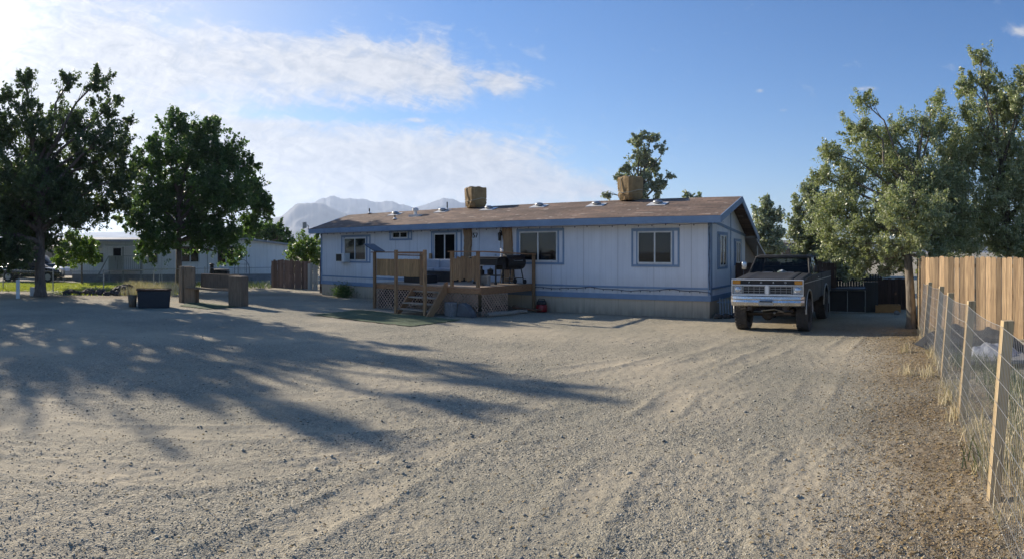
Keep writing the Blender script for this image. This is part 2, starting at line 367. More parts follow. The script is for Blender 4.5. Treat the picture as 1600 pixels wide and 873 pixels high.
# ------------------------------------------------------------------ ground
def ground_material():
    m, t, b = nt('gravel_ground'); tc = N(t, 'ShaderNodeTexCoord'); v = tc.outputs['Object']
    du = N(t, 'ShaderNodeAttribute', attribute_name='dust').outputs['Fac']; li = N(t, 'ShaderNodeAttribute', attribute_name='litter').outputs['Fac']
    def vor(s):
        n = N(t, 'ShaderNodeTexVoronoi', i_Scale=s); t.links.new(v, n.inputs['Vector']); return n
    v1 = vor(80); v2 = vor(36); sep = N(t, 'ShaderNodeSeparateColor'); t.links.new(v1.outputs['Color'], sep.inputs[0])
    sep2 = N(t, 'ShaderNodeSeparateColor'); t.links.new(v2.outputs['Color'], sep2.inputs[0])
    st = ramp(t, sep.outputs[0], [(0, (.15, .14, .115)), (.25, (.28, .265, .215)), (.6, (.40, .37, .295)), (.85, (.52, .47, .365)), (1, (.72, .66, .53))])
    st2 = ramp(t, sep2.outputs[1], [(0, (.22, .205, .17)), (.5, (.38, .35, .28)), (1, (.54, .49, .385))])
    gravel = mixc(t, .45, st, st2)
    dn = noise(t, v, 1.1, 6, .65); fine = noise(t, v, 90, 3, .7)
    dustc = mixc(t, fine, (.40, .345, .255), (.60, .53, .405))
    fac = math_(t, 'ADD', math_(t, 'MULTIPLY', du, .9), math_(t, 'MULTIPLY', math_(t, 'SUBTRACT', dn, .5), .9))
    fac = math_(t, 'MULTIPLY', ramp(t, fac, [(.30, 0.0), (.85, 1.0)]), .75)
    c = mixc(t, fac, gravel, dustc)
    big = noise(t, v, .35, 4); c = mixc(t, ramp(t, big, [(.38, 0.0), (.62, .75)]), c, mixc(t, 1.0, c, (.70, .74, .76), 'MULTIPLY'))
    ln = noise(t, v, 9, 5, .7); lf = math_(t, 'MULTIPLY', li, ramp(t, ln, [(.3, .45), (.65, 1.0)]))
    c = mixc(t, lf, c, mixc(t, fine, (.10, .07, .045), (.34, .26, .16)))
    c = mixc(t, 1.0, c, (.915, .885, .825), 'MULTIPLY')
    t.links.new(c, b.inputs['Base Color']); b.inputs['Roughness'].default_value = .95; b.inputs['Specular IOR Level'].default_value = .2
    h = math_(t, 'ADD', math_(t, 'MULTIPLY', v1.outputs['Distance'], -.45), math_(t, 'MULTIPLY', v2.outputs['Distance'], -.5))
    h = math_(t, 'ADD', h, math_(t, 'MULTIPLY', fine, .25))
    h = math_(t, 'MULTIPLY', h, math_(t, 'SUBTRACT', 1.1, fac))
    bump(t, b, h, 1.0, .012); return m
def build_ground():
    rings = [.0]; r = .35
    while r < 2.6: rings.append(r); r += .25
    while r < 26: rings.append(r); r *= 1.0052
    while r < 70: rings.append(r); r *= 1.03
    while r < 6700: rings.append(r); r *= 1.25
    rings.append(6700.0)
    az = np.concatenate([np.arange(-62, 62, .16), np.arange(62, 298, 4.0)]) * math.pi/180
    rr = np.array(rings[1:]); nr, na = len(rr), len(az)
    X = rr[:, None]*np.sin(az)[None]; Y = rr[:, None]*np.cos(az)[None]; Z = gheight(X, Y)
    V = np.stack([X, Y, Z], -1).reshape(-1, 3); V = np.vstack([V, [[0, 0, 0]]])
    i = np.arange(nr-1)[:, None]; j = np.arange(na)[None]; j2 = (j+1) % na
    Fq = np.stack([i*na+j, (i+1)*na+j, (i+1)*na+j2, i*na+j2], -1).reshape(-1, 4)[:, ::-1]
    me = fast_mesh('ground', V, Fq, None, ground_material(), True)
    # small fan at the centre
    du, li = gattr(V[:, 0], V[:, 1])
    for nme, a in (('dust', du), ('litter', li)):
        at = me.attributes.new(nme, 'FLOAT', 'POINT'); at.data.foreach_set('value', a.astype(np.float32))
    kind(link('ground', me), 'structure')
build_ground()
def scatter_tri(name, P, size, shape, mat, rnd):
    """P Nx3 centres; shape: octahedron stones"""
    n = len(P); o = np.array([(1,0,0),(-1,0,0),(0,1,0),(0,-1,0),(0,0,1),(0,0,-1)], float)
    sc = size[:, None, None]*(.55+.75*rng.random((n, 6, 1)))*np.array([1, .8, .55])[None, None]
    a = rng.random(n)*6.283; c, s = np.cos(a), np.sin(a); q = o[None]*sc + (rng.random((n, 6, 3))-.5)*size[:, None, None]*.5
    x = q[..., 0]*c[:, None]-q[..., 1]*s[:, None]; y = q[..., 0]*s[:, None]+q[..., 1]*c[:, None]
    V = np.stack([x, y, q[..., 2]], -1)+P[:, None]
    f = np.array([(0,2,4),(2,1,4),(1,3,4),(3,0,4),(2,0,5),(1,2,5),(3,1,5),(0,3,5)])
    Fq = (f[None]+(np.arange(n)*6)[:, None, None]).reshape(-1, 3)
    return fast_mesh(name, V.reshape(-1, 3), Fq, np.repeat(rnd, 8), mat)
def pebbles():
    n = 170000; r = 3.0 + 12*rng.random(n)**1.35; a = (rng.random(n)*2-1)*R(56)
    x, y = r*np.sin(a), r*np.cos(a); du, li = gattr(x, y)
    cl = vn(x*1.6, y*1.6, 77.)*.6 + vn(x*6, y*6, 78.)*.4
    keep = rng.random(n) < np.clip(1.5*cl*(1.15-du), .02, 1); x, y = x[keep], y[keep]; n = len(x)
    sz = (.004 + .009*rng.random(n)**2.5)*(1+ .9*(rng.random(n) < .02)); P = np.stack([x, y, gheight(x, y)+sz*.15], -1)
    m, t, b = nt('pebble_stone'); at = N(t, 'ShaderNodeAttribute', attribute_name='rnd').outputs['Fac']
    t.links.new(ramp(t, at, [(0, (.20, .19, .165)), (.35, (.30, .285, .235)), (.7, (.38, .355, .285)), (.93, (.50, .46, .36)), (1, (.70, .64, .52))]), b.inputs['Base Color']); b.inputs['Roughness'].default_value = .9
    o = link('gravel', scatter_tri('gravel', P, sz, None, m, rng.random(n))); kind(o, 'stuff'); o['label'] = 'loose grey and tan gravel on the yard'
pebbles()
def stones():
    n = 1500; r = 3.2 + 16*rng.random(n); a = (rng.random(n)*2-1)*R(52); x, y = r*np.sin(a), r*np.cos(a); sz = .011+.022*rng.random(n)**3
    k = vn(x*.9, y*.9, 55.) > .35; x, y, sz = x[k], y[k], sz[k]; P = np.stack([x, y, gheight(x, y)+sz*.2], -1)
    o = link('stones', scatter_tri('stones', P, sz, None, bpy.data.materials['pebble_stone'], rng.random(len(x))*.8)); kind(o, 'stuff'); o['label'] = 'larger loose stones scattered over the yard'
stones()
def leaves_mesh(name, P, size, mat, aspect=.5, up=0.0, rnd=None):
    n = len(P); a = rng.normal(size=(n, 3)); a /= np.linalg.norm(a, axis=1)[:, None]
    b = rng.normal(size=(n, 3)); b[:, 2] += up; b -= a*(a*b).sum(1)[:, None]; b /= np.linalg.norm(b, axis=1)[:, None]
    nn = np.cross(a, b); s = size[:, None]
    V = np.stack([P-a*s*.5, P-b*s*.5*aspect+nn*s*.07, P+a*s*.5, P+b*s*.5*aspect+nn*s*.07], 1).reshape(-1, 3)
    Fq = np.arange(n*4).reshape(n, 4)
    return fast_mesh(name, V, Fq, rng.random(n) if rnd is None else rnd, mat)
def litter():
    n = 26000; seg = rng.integers(0, len(FEN)-1, n); t = rng.random(n); A = np.array(FEN)
    p = A[seg]*(1-t)[:, None]+A[seg+1]*t[:, None]; p += rng.normal(size=(n, 2))*.6 + np.array([-.35, .15])
    r = 3+9*rng.random(5000); a = (rng.random(5000)*2-1)*R(50); p = np.vstack([p, np.stack([r*np.sin(a), r*np.cos(a)], -1)])
    p = p[np.hypot(p[:, 0], p[:, 1]) > 2.8]; n = len(p)
    P = np.stack([p[:, 0], p[:, 1], gheight(p[:, 0], p[:, 1])+.006], -1); sz = .018+.035*rng.random(n)**2
    me = leaves_mesh('leaf_litter', P, sz, M['litter'], .5)
    co = np.empty(len(me.vertices)*3, np.float32); me.vertices.foreach_get('co', co); co = co.reshape(-1, 4, 3)
    z0 = P[:, 2][:, None]; co[..., 2] = z0+(co[..., 2]-z0)*.35; me.vertices.foreach_set('co', co.ravel())
    o = kind(link('leaf_litter', me), 'stuff'); o['label'] = 'dry fallen leaves and twigs along the wire fence'
litter()
def blades(name, centers, per, h, spread, mat, lab, w=.006, lean=.35):
    """upright thin blades of grass grouped round the given centres"""
    P = []; S = []
    for (x, y, k) in centers:
        n = int(per*k); q = rng.normal(size=(n, 2))*spread; P.append(np.stack([x+q[:, 0], y+q[:, 1], gheight(x+q[:, 0], y+q[:, 1])], -1)); S.append(np.full(n, k))
    P = np.vstack(P); S = np.concatenate(S); n = len(P); hh = h*(.4+.8*rng.random(n))*np.sqrt(S)
    l = rng.normal(size=(n, 2))*lean*hh[:, None]; a = rng.random(n)*6.283; dx = np.stack([np.cos(a), np.sin(a), 0*a], -1)*w
    mid = P.copy(); mid[:, :2] += l*.35; mid[:, 2] += hh*.55; top = P.copy(); top[:, :2] += l; top[:, 2] += hh
    V = np.stack([P-dx, P+dx, mid+dx*.8, mid-dx*.8, top], 1).reshape(-1, 3); b = (np.arange(n)*5)[:, None]
    Fq = np.vstack([b+np.array([[0, 1, 2]]), b+np.array([[0, 2, 3]]), b+np.array([[3, 2, 4]])])
    rr = rng.random(n); o = kind(link(name, fast_mesh(name, V, Fq, np.tile(rr, 3), M[mat])), 'stuff'); o['label'] = lab; return o
def along(pts, n, jit=.12, off=(0, 0)):
    A = np.array(pts); out = []
    for _ in range(n):
        s = random.randrange(len(A)-1); t = random.random(); p = A[s]*(1-t)+A[s+1]*t
        out.append((p[0]+random.gauss(0, jit)+off[0], p[1]+random.gauss(0, jit)+off[1], .4+random.random()*1.2))
    return out
blades('dry_grass', along(FEN[1:], 50, .07, (.06, -.04))+[(6.05, 8.0, 1.5), (5.9, 8.3, 1.3), (7.2, 10.2, 1.5), (4.75, 5.75, 1.2), (3.15, 2.85, 1.6), (3.4, 3.1, 1.8), (3.7, 3.4, 1.6), (3.3, 3.35, .8)], 34, .20, .07, 'straw', 'dry yellow grass at the foot of the wire fence', .0035)
blades('weeds', along([(p[0]+.55, p[1]-.35) for p in FEN[1:]], 70, .22), 40, .26, .14, 'weed', 'green weeds growing behind the wire fence', .006)
blades('dry_weeds', along([(3.35, 2.8), (4.0, 3.6), (4.5, 4.2)], 22, .16), 22, .8, .10, 'straw', 'tall pale dry weeds behind the nearest fence post', .0035, .25)
# ------------------------------------------------------------------ trees
def tree(name, label, cat, base, tr, forkz, blobs, nleaf, ls, leafm, barkm='bark', group=None, aspect=.55, hollow=.45, stems=1, tuft=.26, lean=None, spray=1.0, void=.30):
    base = Vector(base); root = thing(name, label, cat, base, 0, group)
    mb = MB(); B = [(Vector(b[:3])-base, b[3]) for b in blobs]
    fork = Vector(((lean or (0, 0))[0], (lean or (0, 0))[1], forkz))
    for k in range(stems):
        o = Vector((0, 0, 0)) if stems == 1 else Vector((random.uniform(-1, 1)*tr*2, random.uniform(-1, 1)*tr*2, 0))
        mb.tube([o+Vector((0, 0, -.15)), o+Vector((tr*.05, 0, forkz*.12)), o+fork*.5+Vector((random.uniform(-.3, .3)*tr, 0, 0)), o*.6+fork], [tr*1.5, tr*1.08, tr*.92, tr*.85], 12)
    hi = max(B, key=lambda q: q[0].z-.5*math.hypot(q[0].x, q[0].y)); lead = (hi[0]-fork)*.8; lead.x *= .6; lead.y *= .6
    mb.tube([fork-Vector((0, 0, .1)), fork+lead*.3+Vector((tr*.5, 0, 0)), fork+lead*.6, fork+lead], [tr*.8, tr*.6, tr*.42, tr*.15], 8, False)
    for c, r in B:
        st = fork+lead*min(.62, max(0, .5*(c.z-forkz)/max(lead.z, .1)))*random.uniform(.7, 1.1); d = c-st; L = d.length; m1 = st+d*.35+Vector((random.gauss(0, .05)*L, random.gauss(0, .05)*L, .06*L)); m2 = st+d*.7+Vector((random.gauss(0, .05)*L, random.gauss(0, .05)*L, .05*L))
        r0 = tr*min(.62, .28+.35*r/ (max(q[1] for q in B)))
        mb.tube([st-d*.03, m1, m2, c], [r0, r0*.72, r0*.45, r0*.22], 7, False)
        for k in range(7):
            u = Vector(rng.normal(size=3)); u.normalize(); u.z = abs(u.z)*.8-.1; e = c+u*r*.85; s = m2.lerp(c, random.random())
            mb.tube([s, s.lerp(e, .5)+Vector((0, 0, .05*r)), e], [r0*.2, r0*.12, r0*.05], 5, False)
    part('trunk', mb, barkm, root, 0, True)
    vols = np.array([r**2 for _, r in B]); per = (nleaf*vols/vols.sum()).astype(int); PS = []
    for (c, r), n in zip(B, per):
        nt_ = max(14, int(n/38)); u = rng.normal(size=(nt_, 3)); u /= np.linalg.norm(u, axis=1)[:, None]
        cc_ = np.array(c); rad = (hollow+(1.10-hollow)*rng.random(nt_))*r*(.80+.55*vn(u[:, 0]*2.6+u[:, 2]*1.9+cc_[0], u[:, 1]*2.6-u[:, 2]*2.2+cc_[1], 5.))
        tc = cc_+u*rad[:, None]*np.array([1, 1, .95]); fr = 1.5/max(.35, .5*r)
        vd = vn(tc[:, 0]*fr+tc[:, 2]*fr*.8, tc[:, 1]*fr+tc[:, 2]*fr*1.1, 17.)
        w = (.15+rng.random(nt_)**1.3)*np.clip((vd-void)*5, 0, 1)+1e-4; w /= w.sum(); idx = rng.choice(nt_, n, p=w); trd = tuft*(.55+.45*r)*(.6+.8*rng.random(nt_))
        dv = u*.8+rng.normal(size=u.shape)*.45+np.array([0, 0, .5]); dv /= np.linalg.norm(dv, axis=1)[:, None]
        tt = (rng.random(n)-.45)*2.3*spray; thin = .6-.28*min(spray, 1)*(1+.6*tt/2.3)
        PS.append(tc[idx]+dv[idx]*(tt*trd[idx])[:, None]+rng.normal(size=(n, 3))*(trd[idx]*thin)[:, None])
    P = np.vstack(PS); n = len(P); sz = ls*(.6+.8*rng.random(n))
    link('crown', leaves_mesh('crown', P, sz, M[leafm], aspect), root); return root
def bl(lst, d0):                             # crown masses given as (pixel x, pixel y, distance offset, radius in pixels)
    out = []
    for px, py, dd, rp in lst: p = W(px, py, d0+dd); out.append((p.x, p.y, p.z, rp*(d0+dd)/1000))
    return out
t1 = bl([(38, 128, 0, 20), (8, 148, 1, 20), (108, 128, -.5, 18), (152, 128, .5, 22), (170, 165, 0, 22), (203, 190, 1, 13), (50, 190, -1, 38), (118, 190, 1, 38), (160, 220, -1, 38), (5, 205, 0, 36),
         (85, 265, 1.5, 52), (170, 285, 0, 40), (20, 280, -1.5, 52), (-45, 200, 0, 50), (-60, 290, 1, 60), (-30, 365, -1, 55), (40, 350, 1, 42), (25, 395, -1, 30), (110, 330, -1, 42), (150, 330, 0, 24), (195, 235, 0, 20), (195, 275, -.5, 26), (190, 318, 0, 28), (60, 240, 1, 40), (0, 330, 0, 45), (-110, 240, 0, 55), (-120, 330, 0, 55)], 28.3)
tree('large_tree', 'tall dark backlit tree whose trunk stands before the parked black sedan', 'tree', G(63, 463), .25, 2.1, t1+bl([(60, 310, 1.5, 42), (100, 290, 0, 40), (20, 340, 0, 40), (130, 250, 1, 34), (70, 370, .5, 26), (-10, 400, 0, 30), (10, 310, 6, 42), (60, 290, 6, 40), (-40, 285, 7, 50), (112, 320, 5, 28), (-95, 330, 6, 50), (-20, 350, 8, 36), (40, 345, 8, 30)], 28.3), 190000, .135, 'leafdark', tuft=.23, hollow=.2, void=.22)
t2 = bl([(275, 198, 0, 24), (318, 205, 1, 28), (255, 235, -1, 34), (300, 250, 1, 46), (350, 245, 0, 34), (385, 258, 0, 18), (225, 268, 1, 26), (345, 300, -1.5, 48), (390, 305, .5, 34), (412, 325, 0, 16), (238, 310, 0, 38),
         (285, 320, 1.5, 45), (215, 345, 0, 26), (250, 370, -1, 32), (310, 365, 0, 30), (350, 370, -1, 34), (362, 402, 0, 15), (225, 390, 0, 16), (395, 345, 0, 20)], 36.5)
tree('ash_tree', 'rounded green tree in front of the grey neighbouring home, behind the wooden bench', 'tree', G(279, 447), .19, 2.2, t2, 105000, .155, 'leafash', tuft=.21, hollow=.35, void=.26)
tree('small_tree', 'small bright green sapling hanging over the chain-link fence beside the white car', 'tree', G(128, 444), .06, 1.5, bl([(110, 385, 0, 20), (135, 392, 0, 18), (95, 400, -1, 14), (150, 402, 0, 10)], 37), 5000, .17, 'leafbright')
tree('dark_tree', 'dark bushy tree rising behind the roof of the grey neighbouring home', 'tree', (*W(415, 400, 56).xy, 0), .2, 1.8, bl([(400, 362, 0, 20), (425, 366, 1, 22), (440, 372, 0, 18), (385, 372, 0, 18), (450, 380, 0, 12)], 56), 7000, .3, 'leafash')
tree('bright_bush', 'sunlit yellow-green bush between the picket fence and the blue home', 'bush', (*W(478, 400, 37).xy, 0), .07, .8, bl([(478, 385, 0, 18), (465, 395, 0, 14), (492, 392, 0, 15), (486, 410, 0, 16), (470, 415, 0, 12), (495, 375, 1, 10)], 37), 7000, .14, 'leafbright', stems=3)
tree('poplar_tree', 'airy grey-green poplar standing behind the roof cooler of the blue home', 'tree', (*W(1000, 400, 33).xy, 0), .14, 3.4, bl([(1018, 215, 0, 12), (995, 222, 0, 13), (1032, 228, 0, 9), (1005, 245, 0, 17), (980, 262, 0, 15), (1020, 262, .5, 15), (968, 280, 0, 9), (1000, 285, 0, 20), (1030, 290, 0, 14), (1045, 275, 0, 6), (950, 302, 0, 9), (1010, 315, 0, 22)], 33), 11000, .125, 'leafpop', 'barkpale', hollow=.1, aspect=.8, tuft=.22)
tree('treetop', 'small tree whose top alone shows above the roof ridge of the blue home', 'tree', (*W(1082, 400, 40).xy, 0), .12, 3, bl([(1080, 304, 0, 8), (1072, 312, 0, 8), (1090, 311, 0, 7), (1081, 322, 0, 13)], 40), 900, .2, 'leafpop', 'barkpale', hollow=.3, aspect=.8)
tree('round_tree', 'pale tree to the right of the blue gable, above the truck cab', 'tree', (*W(1200, 400, 29).xy, 0), .13, 1.8, bl([(1200, 318, 0, 12), (1192, 340, 0, 18), (1215, 338, 0, 13), (1182, 362, 0, 15), (1205, 368, 0, 22), (1188, 388, 0, 20), (1212, 392, 0, 14)], 29), 20000, .10, 'leafgrey', 'barkpale', hollow=.2, aspect=.7, tuft=.2)
tree('grey_tree', 'pale grey-green tree behind the truck bed, left of the big driveway tree', 'tree', (*W(1268, 400, 23).xy, 0), .14, 1.4, bl([(1268, 300, 0, 20), (1255, 330, 0, 22), (1290, 320, 0, 22), (1245, 365, 0, 18), (1275, 370, 0, 30), (1300, 400, 0, 26), (1258, 398, 0, 22), (1325, 415, -1, 24)], 23), 34000, .088, 'leafgrey', 'barkpale', hollow=.2, aspect=.7, tuft=.18)
tree('driveway_tree', 'wide grey-green tree on a single pale trunk beside the driveway and the wooden fence corner', 'tree', G(1424, 512), .125, 1.9,
     bl([(1350, 160, 0, 17), (1345, 195, 0, 28), (1300, 240, 0, 24), (1372, 240, 1, 42), (1330, 285, 0, 44), (1282, 275, 0, 20), (1400, 310, 1, 55), (1300, 340, 0, 40), (1350, 350, -.3, 50), (1400, 250, 0, 30), (1440, 280, 0, 50), (1455, 200, .5, 38),
         (1465, 160, 1, 17), (1440, 350, 0, 50), (1430, 365, -1.5, 30), (1400, 320, -1.6, 34), (1455, 330, -1.4, 34), (1450, 410, -1.2, 18), (1385, 385, -1.2, 20), (1475, 300, .5, 45), (1395, 200, .5, 26), (1500, 330, .5, 45), (1488, 285, 1.2, 42), (1500, 370, .8, 34), (1395, 400, -.2, 32), (1345, 400, 0, 32), (1300, 385, 0, 22), (1345, 428, 0, 14), (1380, 428, 0, 12), (1470, 385, 0, 28), (1500, 250, 1, 40)], 17.3), 150000, .068, 'leafsilver', 'barkpale', hollow=.25, aspect=.5, tuft=.17, lean=(-.12, 0))
tree('fence_tree', 'tallest grey-green tree behind the wooden fence at the right edge', 'tree', (*W(1575, 400, 19).xy, 0), .14, 1.8,
     bl([(1533, 88, 0, 16), (1545, 118, 0, 22), (1515, 135, 0, 22), (1560, 160, .5, 36), (1520, 190, -.5, 38), (1590, 170, 0, 34), (1600, 230, 1, 50), (1545, 250, 0, 45), (1500, 245, 0, 32), (1580, 300, -.5, 55), (1530, 340, .5, 48), (1640, 250, 0, 55), (1640, 330, 0, 55), (1570, 375, 0, 38), (1500, 380, 1, 32), (1610, 385, 0, 38), (1610, 130, 0, 30)], 19), 125000, .074, 'leafsilver', 'barkpale', hollow=.25, aspect=.5, tuft=.17)
sh = thing('low_shrub', 'small dark tufted shrub against the tan skirting of the blue home', 'shrub', H(2.1, -.45))
P = rng.normal(size=(2600, 3))*np.array([.20, .14, .15])+np.array([0, 0, .26]); P[:, 2] = np.abs(P[:, 2]); link('foliage', leaves_mesh('foliage', P, .05+.05*rng.random(len(P)), M['leafash'], .3, 2), sh)
mb = MB()
for k in range(6): mb.tube([(0, 0, -.03), (random.uniform(-.2, .2), random.uniform(-.12, .12), .3)], [.012, .005], 5)
part('stem', mb, 'bark', sh)
# ------------------------------------------------------------------ the blue home
home = thing('mobile_home', 'long light-blue single-storey mobile home with darker blue trim, tan skirting and brown shingle roof', 'mobile home', H(0, 0), HA)
HL, HW = 17.67, 4.15
zf, zr, yr, zb, yb = 3.02, 3.76, 2.05, 2.50, 4.50     # eave top, ridge, ridge y, back eave
def roofz(y): return zf+(zr-zf)*(y+.35)/(yr+.35) if y <= yr else zr-(zr-zb)*(y-yr)/(yb-yr)
mb = MB(); mb.prism([(0, .5), (HW, .5), (HW, roofz(HW)-.1), (yr, zr-.12), (0, roofz(0)-.1)], 0, .012, HL-.012)
part('wall', mb, 'wall', home)
mb = MB(); mb.prism([(.01, .5), (HW-.01, .5), (HW-.01, roofz(HW)-.12), (yr, zr-.14), (.01, roofz(0)-.12)], 0, HL-.012, HL); part('gable_wall', mb, 'gablewall', home)
mb = MB(); mb.box(.03, .03, -.12, HL-.03, HW-.03, .5); part('skirting', mb, 'skirt', home)
th = .07
mb = MB(); mb.prism([(-.37, zf-th), (-.37, zf), (yr, zr), (yb, zb), (yb, zb-th), (yr, zr-th)], 0, -.42, HL+.42); part('roof', mb, 'roof', home)
mb = MB(); mb.box(-.44, -.40, zf-.22, HL+.44, -.372, zf-.012); part('fascia', mb, 'blue', home)
mb = MB()
for x in (-.455, HL+.423):
    mb.prism([(-.37, zf-.2), (-.37, zf+.004), (yr, zr+.004), (yr, zr-.2)], 0, x, x+.03); mb.prism([(yr, zr-.2), (yr, zr+.004), (yb, zb+.004), (yb, zb-.2)], 0, x, x+.03)
each('rake_board', mb, 'blue', home)
mb = MB(); mb.box(-.42, -.37, zf-.20, HL+.42, -.003, zf-.185); part('soffit', mb, 'soffit', home)
mb = MB(); mb.box(.0, -.022, .50, HL, -.002, .66); mb.box(0, -.018, .84, HL, -.002, .90); mb.box(HL, -.02, .5, HL+.02, HW, .66); mb.box(HL, 0, .84, HL+.016, HW, .90); each('trim_band', mb, 'blue', home)
mb = MB()
for x in (.0, HL-.07): mb.box(x, -.026, .665, x+.09, -.003, 2.82)
mb.box(HL, 0.02, .665, HL+.024, .12, 2.84); mb.box(HL, 2.18, .905, HL+.02, 2.23, 3.56)
mb.prism([(.13, 2.84), (HW, 2.50), (HW, 2.59), (.13, 2.93)], 0, HL, HL+.018)
each('corner_trim', mb, 'blue', home)
def window(parent, x0, x1, z0, z1, fx0, fx1, fz0, fz1, left='room', right='room', side=None):
    """on the front wall; with side given: on the gable wall (x means depth along the gable)"""
    T = Matrix.Identity(4) if side is None else Matrix.Translation((side, 0, 0)) @ Matrix.Rotation(R(90), 4, 'Z')
    def bx(mb, a, d0, c, b, d1, e): mb.box(a, -d1, c, b, -d0, e, T); return mb
    w = part('window', MB(), 'room', parent)
    bpy.data.objects.remove(w)
    mb = MB(); bx(mb, fx0, .002, fz0, fx1, .008, fz1); w = part('window', mb, 'room', parent)
    s = .055; mb = MB()
    bx(mb, x0, .002, z1-.09, x1, .026, z1); bx(mb, x0, .002, z0, x1, .026, z0+.07)
    for a, b in ((x0, fx0), (fx1, x1)):
        if b-a > .14: bx(mb, a, .002, z0+.07, a+s, .024, z1-.09); bx(mb, b-s, .002, z0+.07, b, .024, z1-.09)
        else: bx(mb, a, .002, z0+.07, b, .024, z1-.09)
    part('trim', mb, 'blue', w)
    f = .035; mb = MB(); bx(mb, fx0, .008, fz0, fx0+f, .05, fz1); bx(mb, fx1-f, .008, fz0, fx1, .05, fz1); bx(mb, fx0+f, .008, fz0, fx1-f, .05, fz0+f); bx(mb, fx0+f, .008, fz1-f, fx1-f, .05, fz1)
    m = (fx0+fx1)/2; bx(mb, m-.022, .008, fz0+f, m+.022, .045, fz1-f); part('frame', mb, 'white', w)
    for a, b, mt, nm in ((fx0+f, m-.022, left, 'curtain'), (m+.022, fx1-f, right, 'curtain')):
        if mt != 'room': mb = MB(); bx(mb, a+.0, .009, fz0+f, b, .016, fz1-f); part('curtain', mb, mt, w)
    mb = MB(); bx(mb, fx0+f, .024, fz0+f, fx1-f, .028, fz1-f); part('pane', mb, 'glass', w); return w
window(home, 15.12, 16.70, 1.50, 2.68, 15.34, 16.47, 1.61, 2.58, 'curtain', 'curtain')
window(home, 10.81, 12.70, 1.54, 2.74, 10.95, 12.45, 1.65, 2.64, 'blind', 'curtain')
window(home, 6.85, 8.37, 1.57, 2.76, 7.02, 8.09, 1.63, 2.64)
window(home, 4.56, 5.83, 2.42, 2.83, 4.75, 5.61, 2.51, 2.76)
window(home, 1.48, 3.39, 1.49, 2.69, 1.71, 3.14, 1.60, 2.56, 'tancurtain', 'foil')
window(home, .69, 1.80, 1.42, 2.58, .90, 1.58, 1.52, 2.48, 'room', 'tancurtain', HL)
window(home, 2.63, 3.55, 1.50, 2.40, 2.82, 3.36, 1.58, 2.30, 'foil', 'curtain', HL)
mb = MB(); mb.box(9.21, -.03, .93, 10.06, -.002, 2.80)
dr = part('door', mb, 'door', home); mb = MB()
for z in (1.35, 1.8, 2.25): mb.box(9.29, -.036, z, 9.98, -.031, z+.40)
each('door_panel', mb, 'door', dr)
mb = MB(); mb.blob((9.96, -.08, 1.85), .03, .03, .03, 0); part('handle', mb, 'galv', dr)
mb = MB(); mb.box(9.13, -.045, .93, 9.205, -.002, 2.81); mb.box(10.065, -.045, .93, 10.14, -.002, 2.81); each('door_frame', mb, 'door', home)
for x0, x1, sd in ((8.50, 8.82, 1), (10.27, 10.64, 2)):
    rr = random.Random(sd); zs = np.linspace(.93, 2.815, 22)
    L_ = [(x0+rr.uniform(-.012, .012)+.03*math.sin(z*3+sd), z) for z in zs]; R_ = [(x1+rr.uniform(-.012, .012)+.03*math.sin(z*2.3+sd*2)+.05*max(0, (1.9-z)), z) for z in zs]
    mb = MB(); mb.prism(L_+R_[::-1], 1, -.09, -.005); part('timber_slab', mb, 'timber', home, .01)
nb = text_mb('57', .25, .012); o = part('house_number', nb, 'black', home); o.rotation_euler = (R(90), 0, 0); o.location = (9.0, -.012, 2.47)
# lantern beside the door
mb = MB(); mb.box(10.15, -.03, 2.52, 10.21, -.002, 2.7); mb.tube([(10.18, -.02, 2.62), (10.18, -.12, 2.72), (10.18, -.14, 2.62)], .012, 6)
mb.lathe([(.02, .16), (.07, .12), (.055, .10), (.045, -.10), (.06, -.12), (.01, -.14)], 2, 10, (10.18, -.14, 2.48)); part('wall_lamp', mb, 'black', home)
for x, y in ((3.30, 1.55), (6.0, 1.6), (8.43, 1.55), (10.70, 1.6), (13.16, 1.4), (15.49, 1.25)):     # low roof vents
    z = roofz(y); mb = MB(); sl = math.atan((zr-zf)/(yr+.35)); T = Matrix.Translation((x, y, z)) @ Matrix.Rotation(sl, 4, 'X')
    mb.box(-.32, -.22, .003, .32, .2, .02, T); pv = part('roof_vent', mb, 'white', home); mb = MB(); mb.blob((x, y, z+.07), .17, .15, .07, .02); part('vent_cap', mb, 'galv', pv, 0, True)
for x, y, h, r, cap in ((4.24, .6, .17, .03, 0), (6.13, 1.75, .34, .025, 0), (1.1, 2.0, .25, .03, 0)):
    z = roofz(y); mb = MB(); mb.cyl((x, y, z-.02), (x, y, z+h), r, r, 8); pp = part('vent_pipe', mb, 'black', home); mb = MB(); mb.lathe([(r+.10, .02), (r+.03, .05), (r, .09)], 2, 12, (x, y, z)); part('flashing', mb, 'white', pp)
z = roofz(1.1); mb = MB(); mb.cyl((4.95, 1.1, z), (4.95, 1.1, z+.2), .07, .07, 12); mb.lathe([(.02, .34), (.12, .30), (.14, .20), (.09, .19)], 2, 14, (4.95, 1.1, z)); mb.box(4.75, .9, z-.06, 5.35, 1.25, z+.03); part('roof_vent', mb, 'white', home, 0, False, 'white mushroom-capped roof vent')
# lean-to behind
mb = MB(); mb.prism([(HW+.012, 0), (6.9, 0), (6.9, 1.35), (HW+.012, 2.40)], 0, 14.2, HL-.02); lt = part('lean_to', mb, 'brownwall', home)
mb = MB(); mb.prism([(yb-.2, 2.46), (yb-.2, 2.54), (7.2, 1.36), (7.2, 1.28)], 0, 14.0, HL+.35); part('lean_to_roof', mb, 'nroof', lt)
mb = MB(); mb.cyl((HL+.25, 5.0, 0), (HL+.25, 5.0, 2.2), .025, .025, 8); part('pole', mb, 'white', lt)
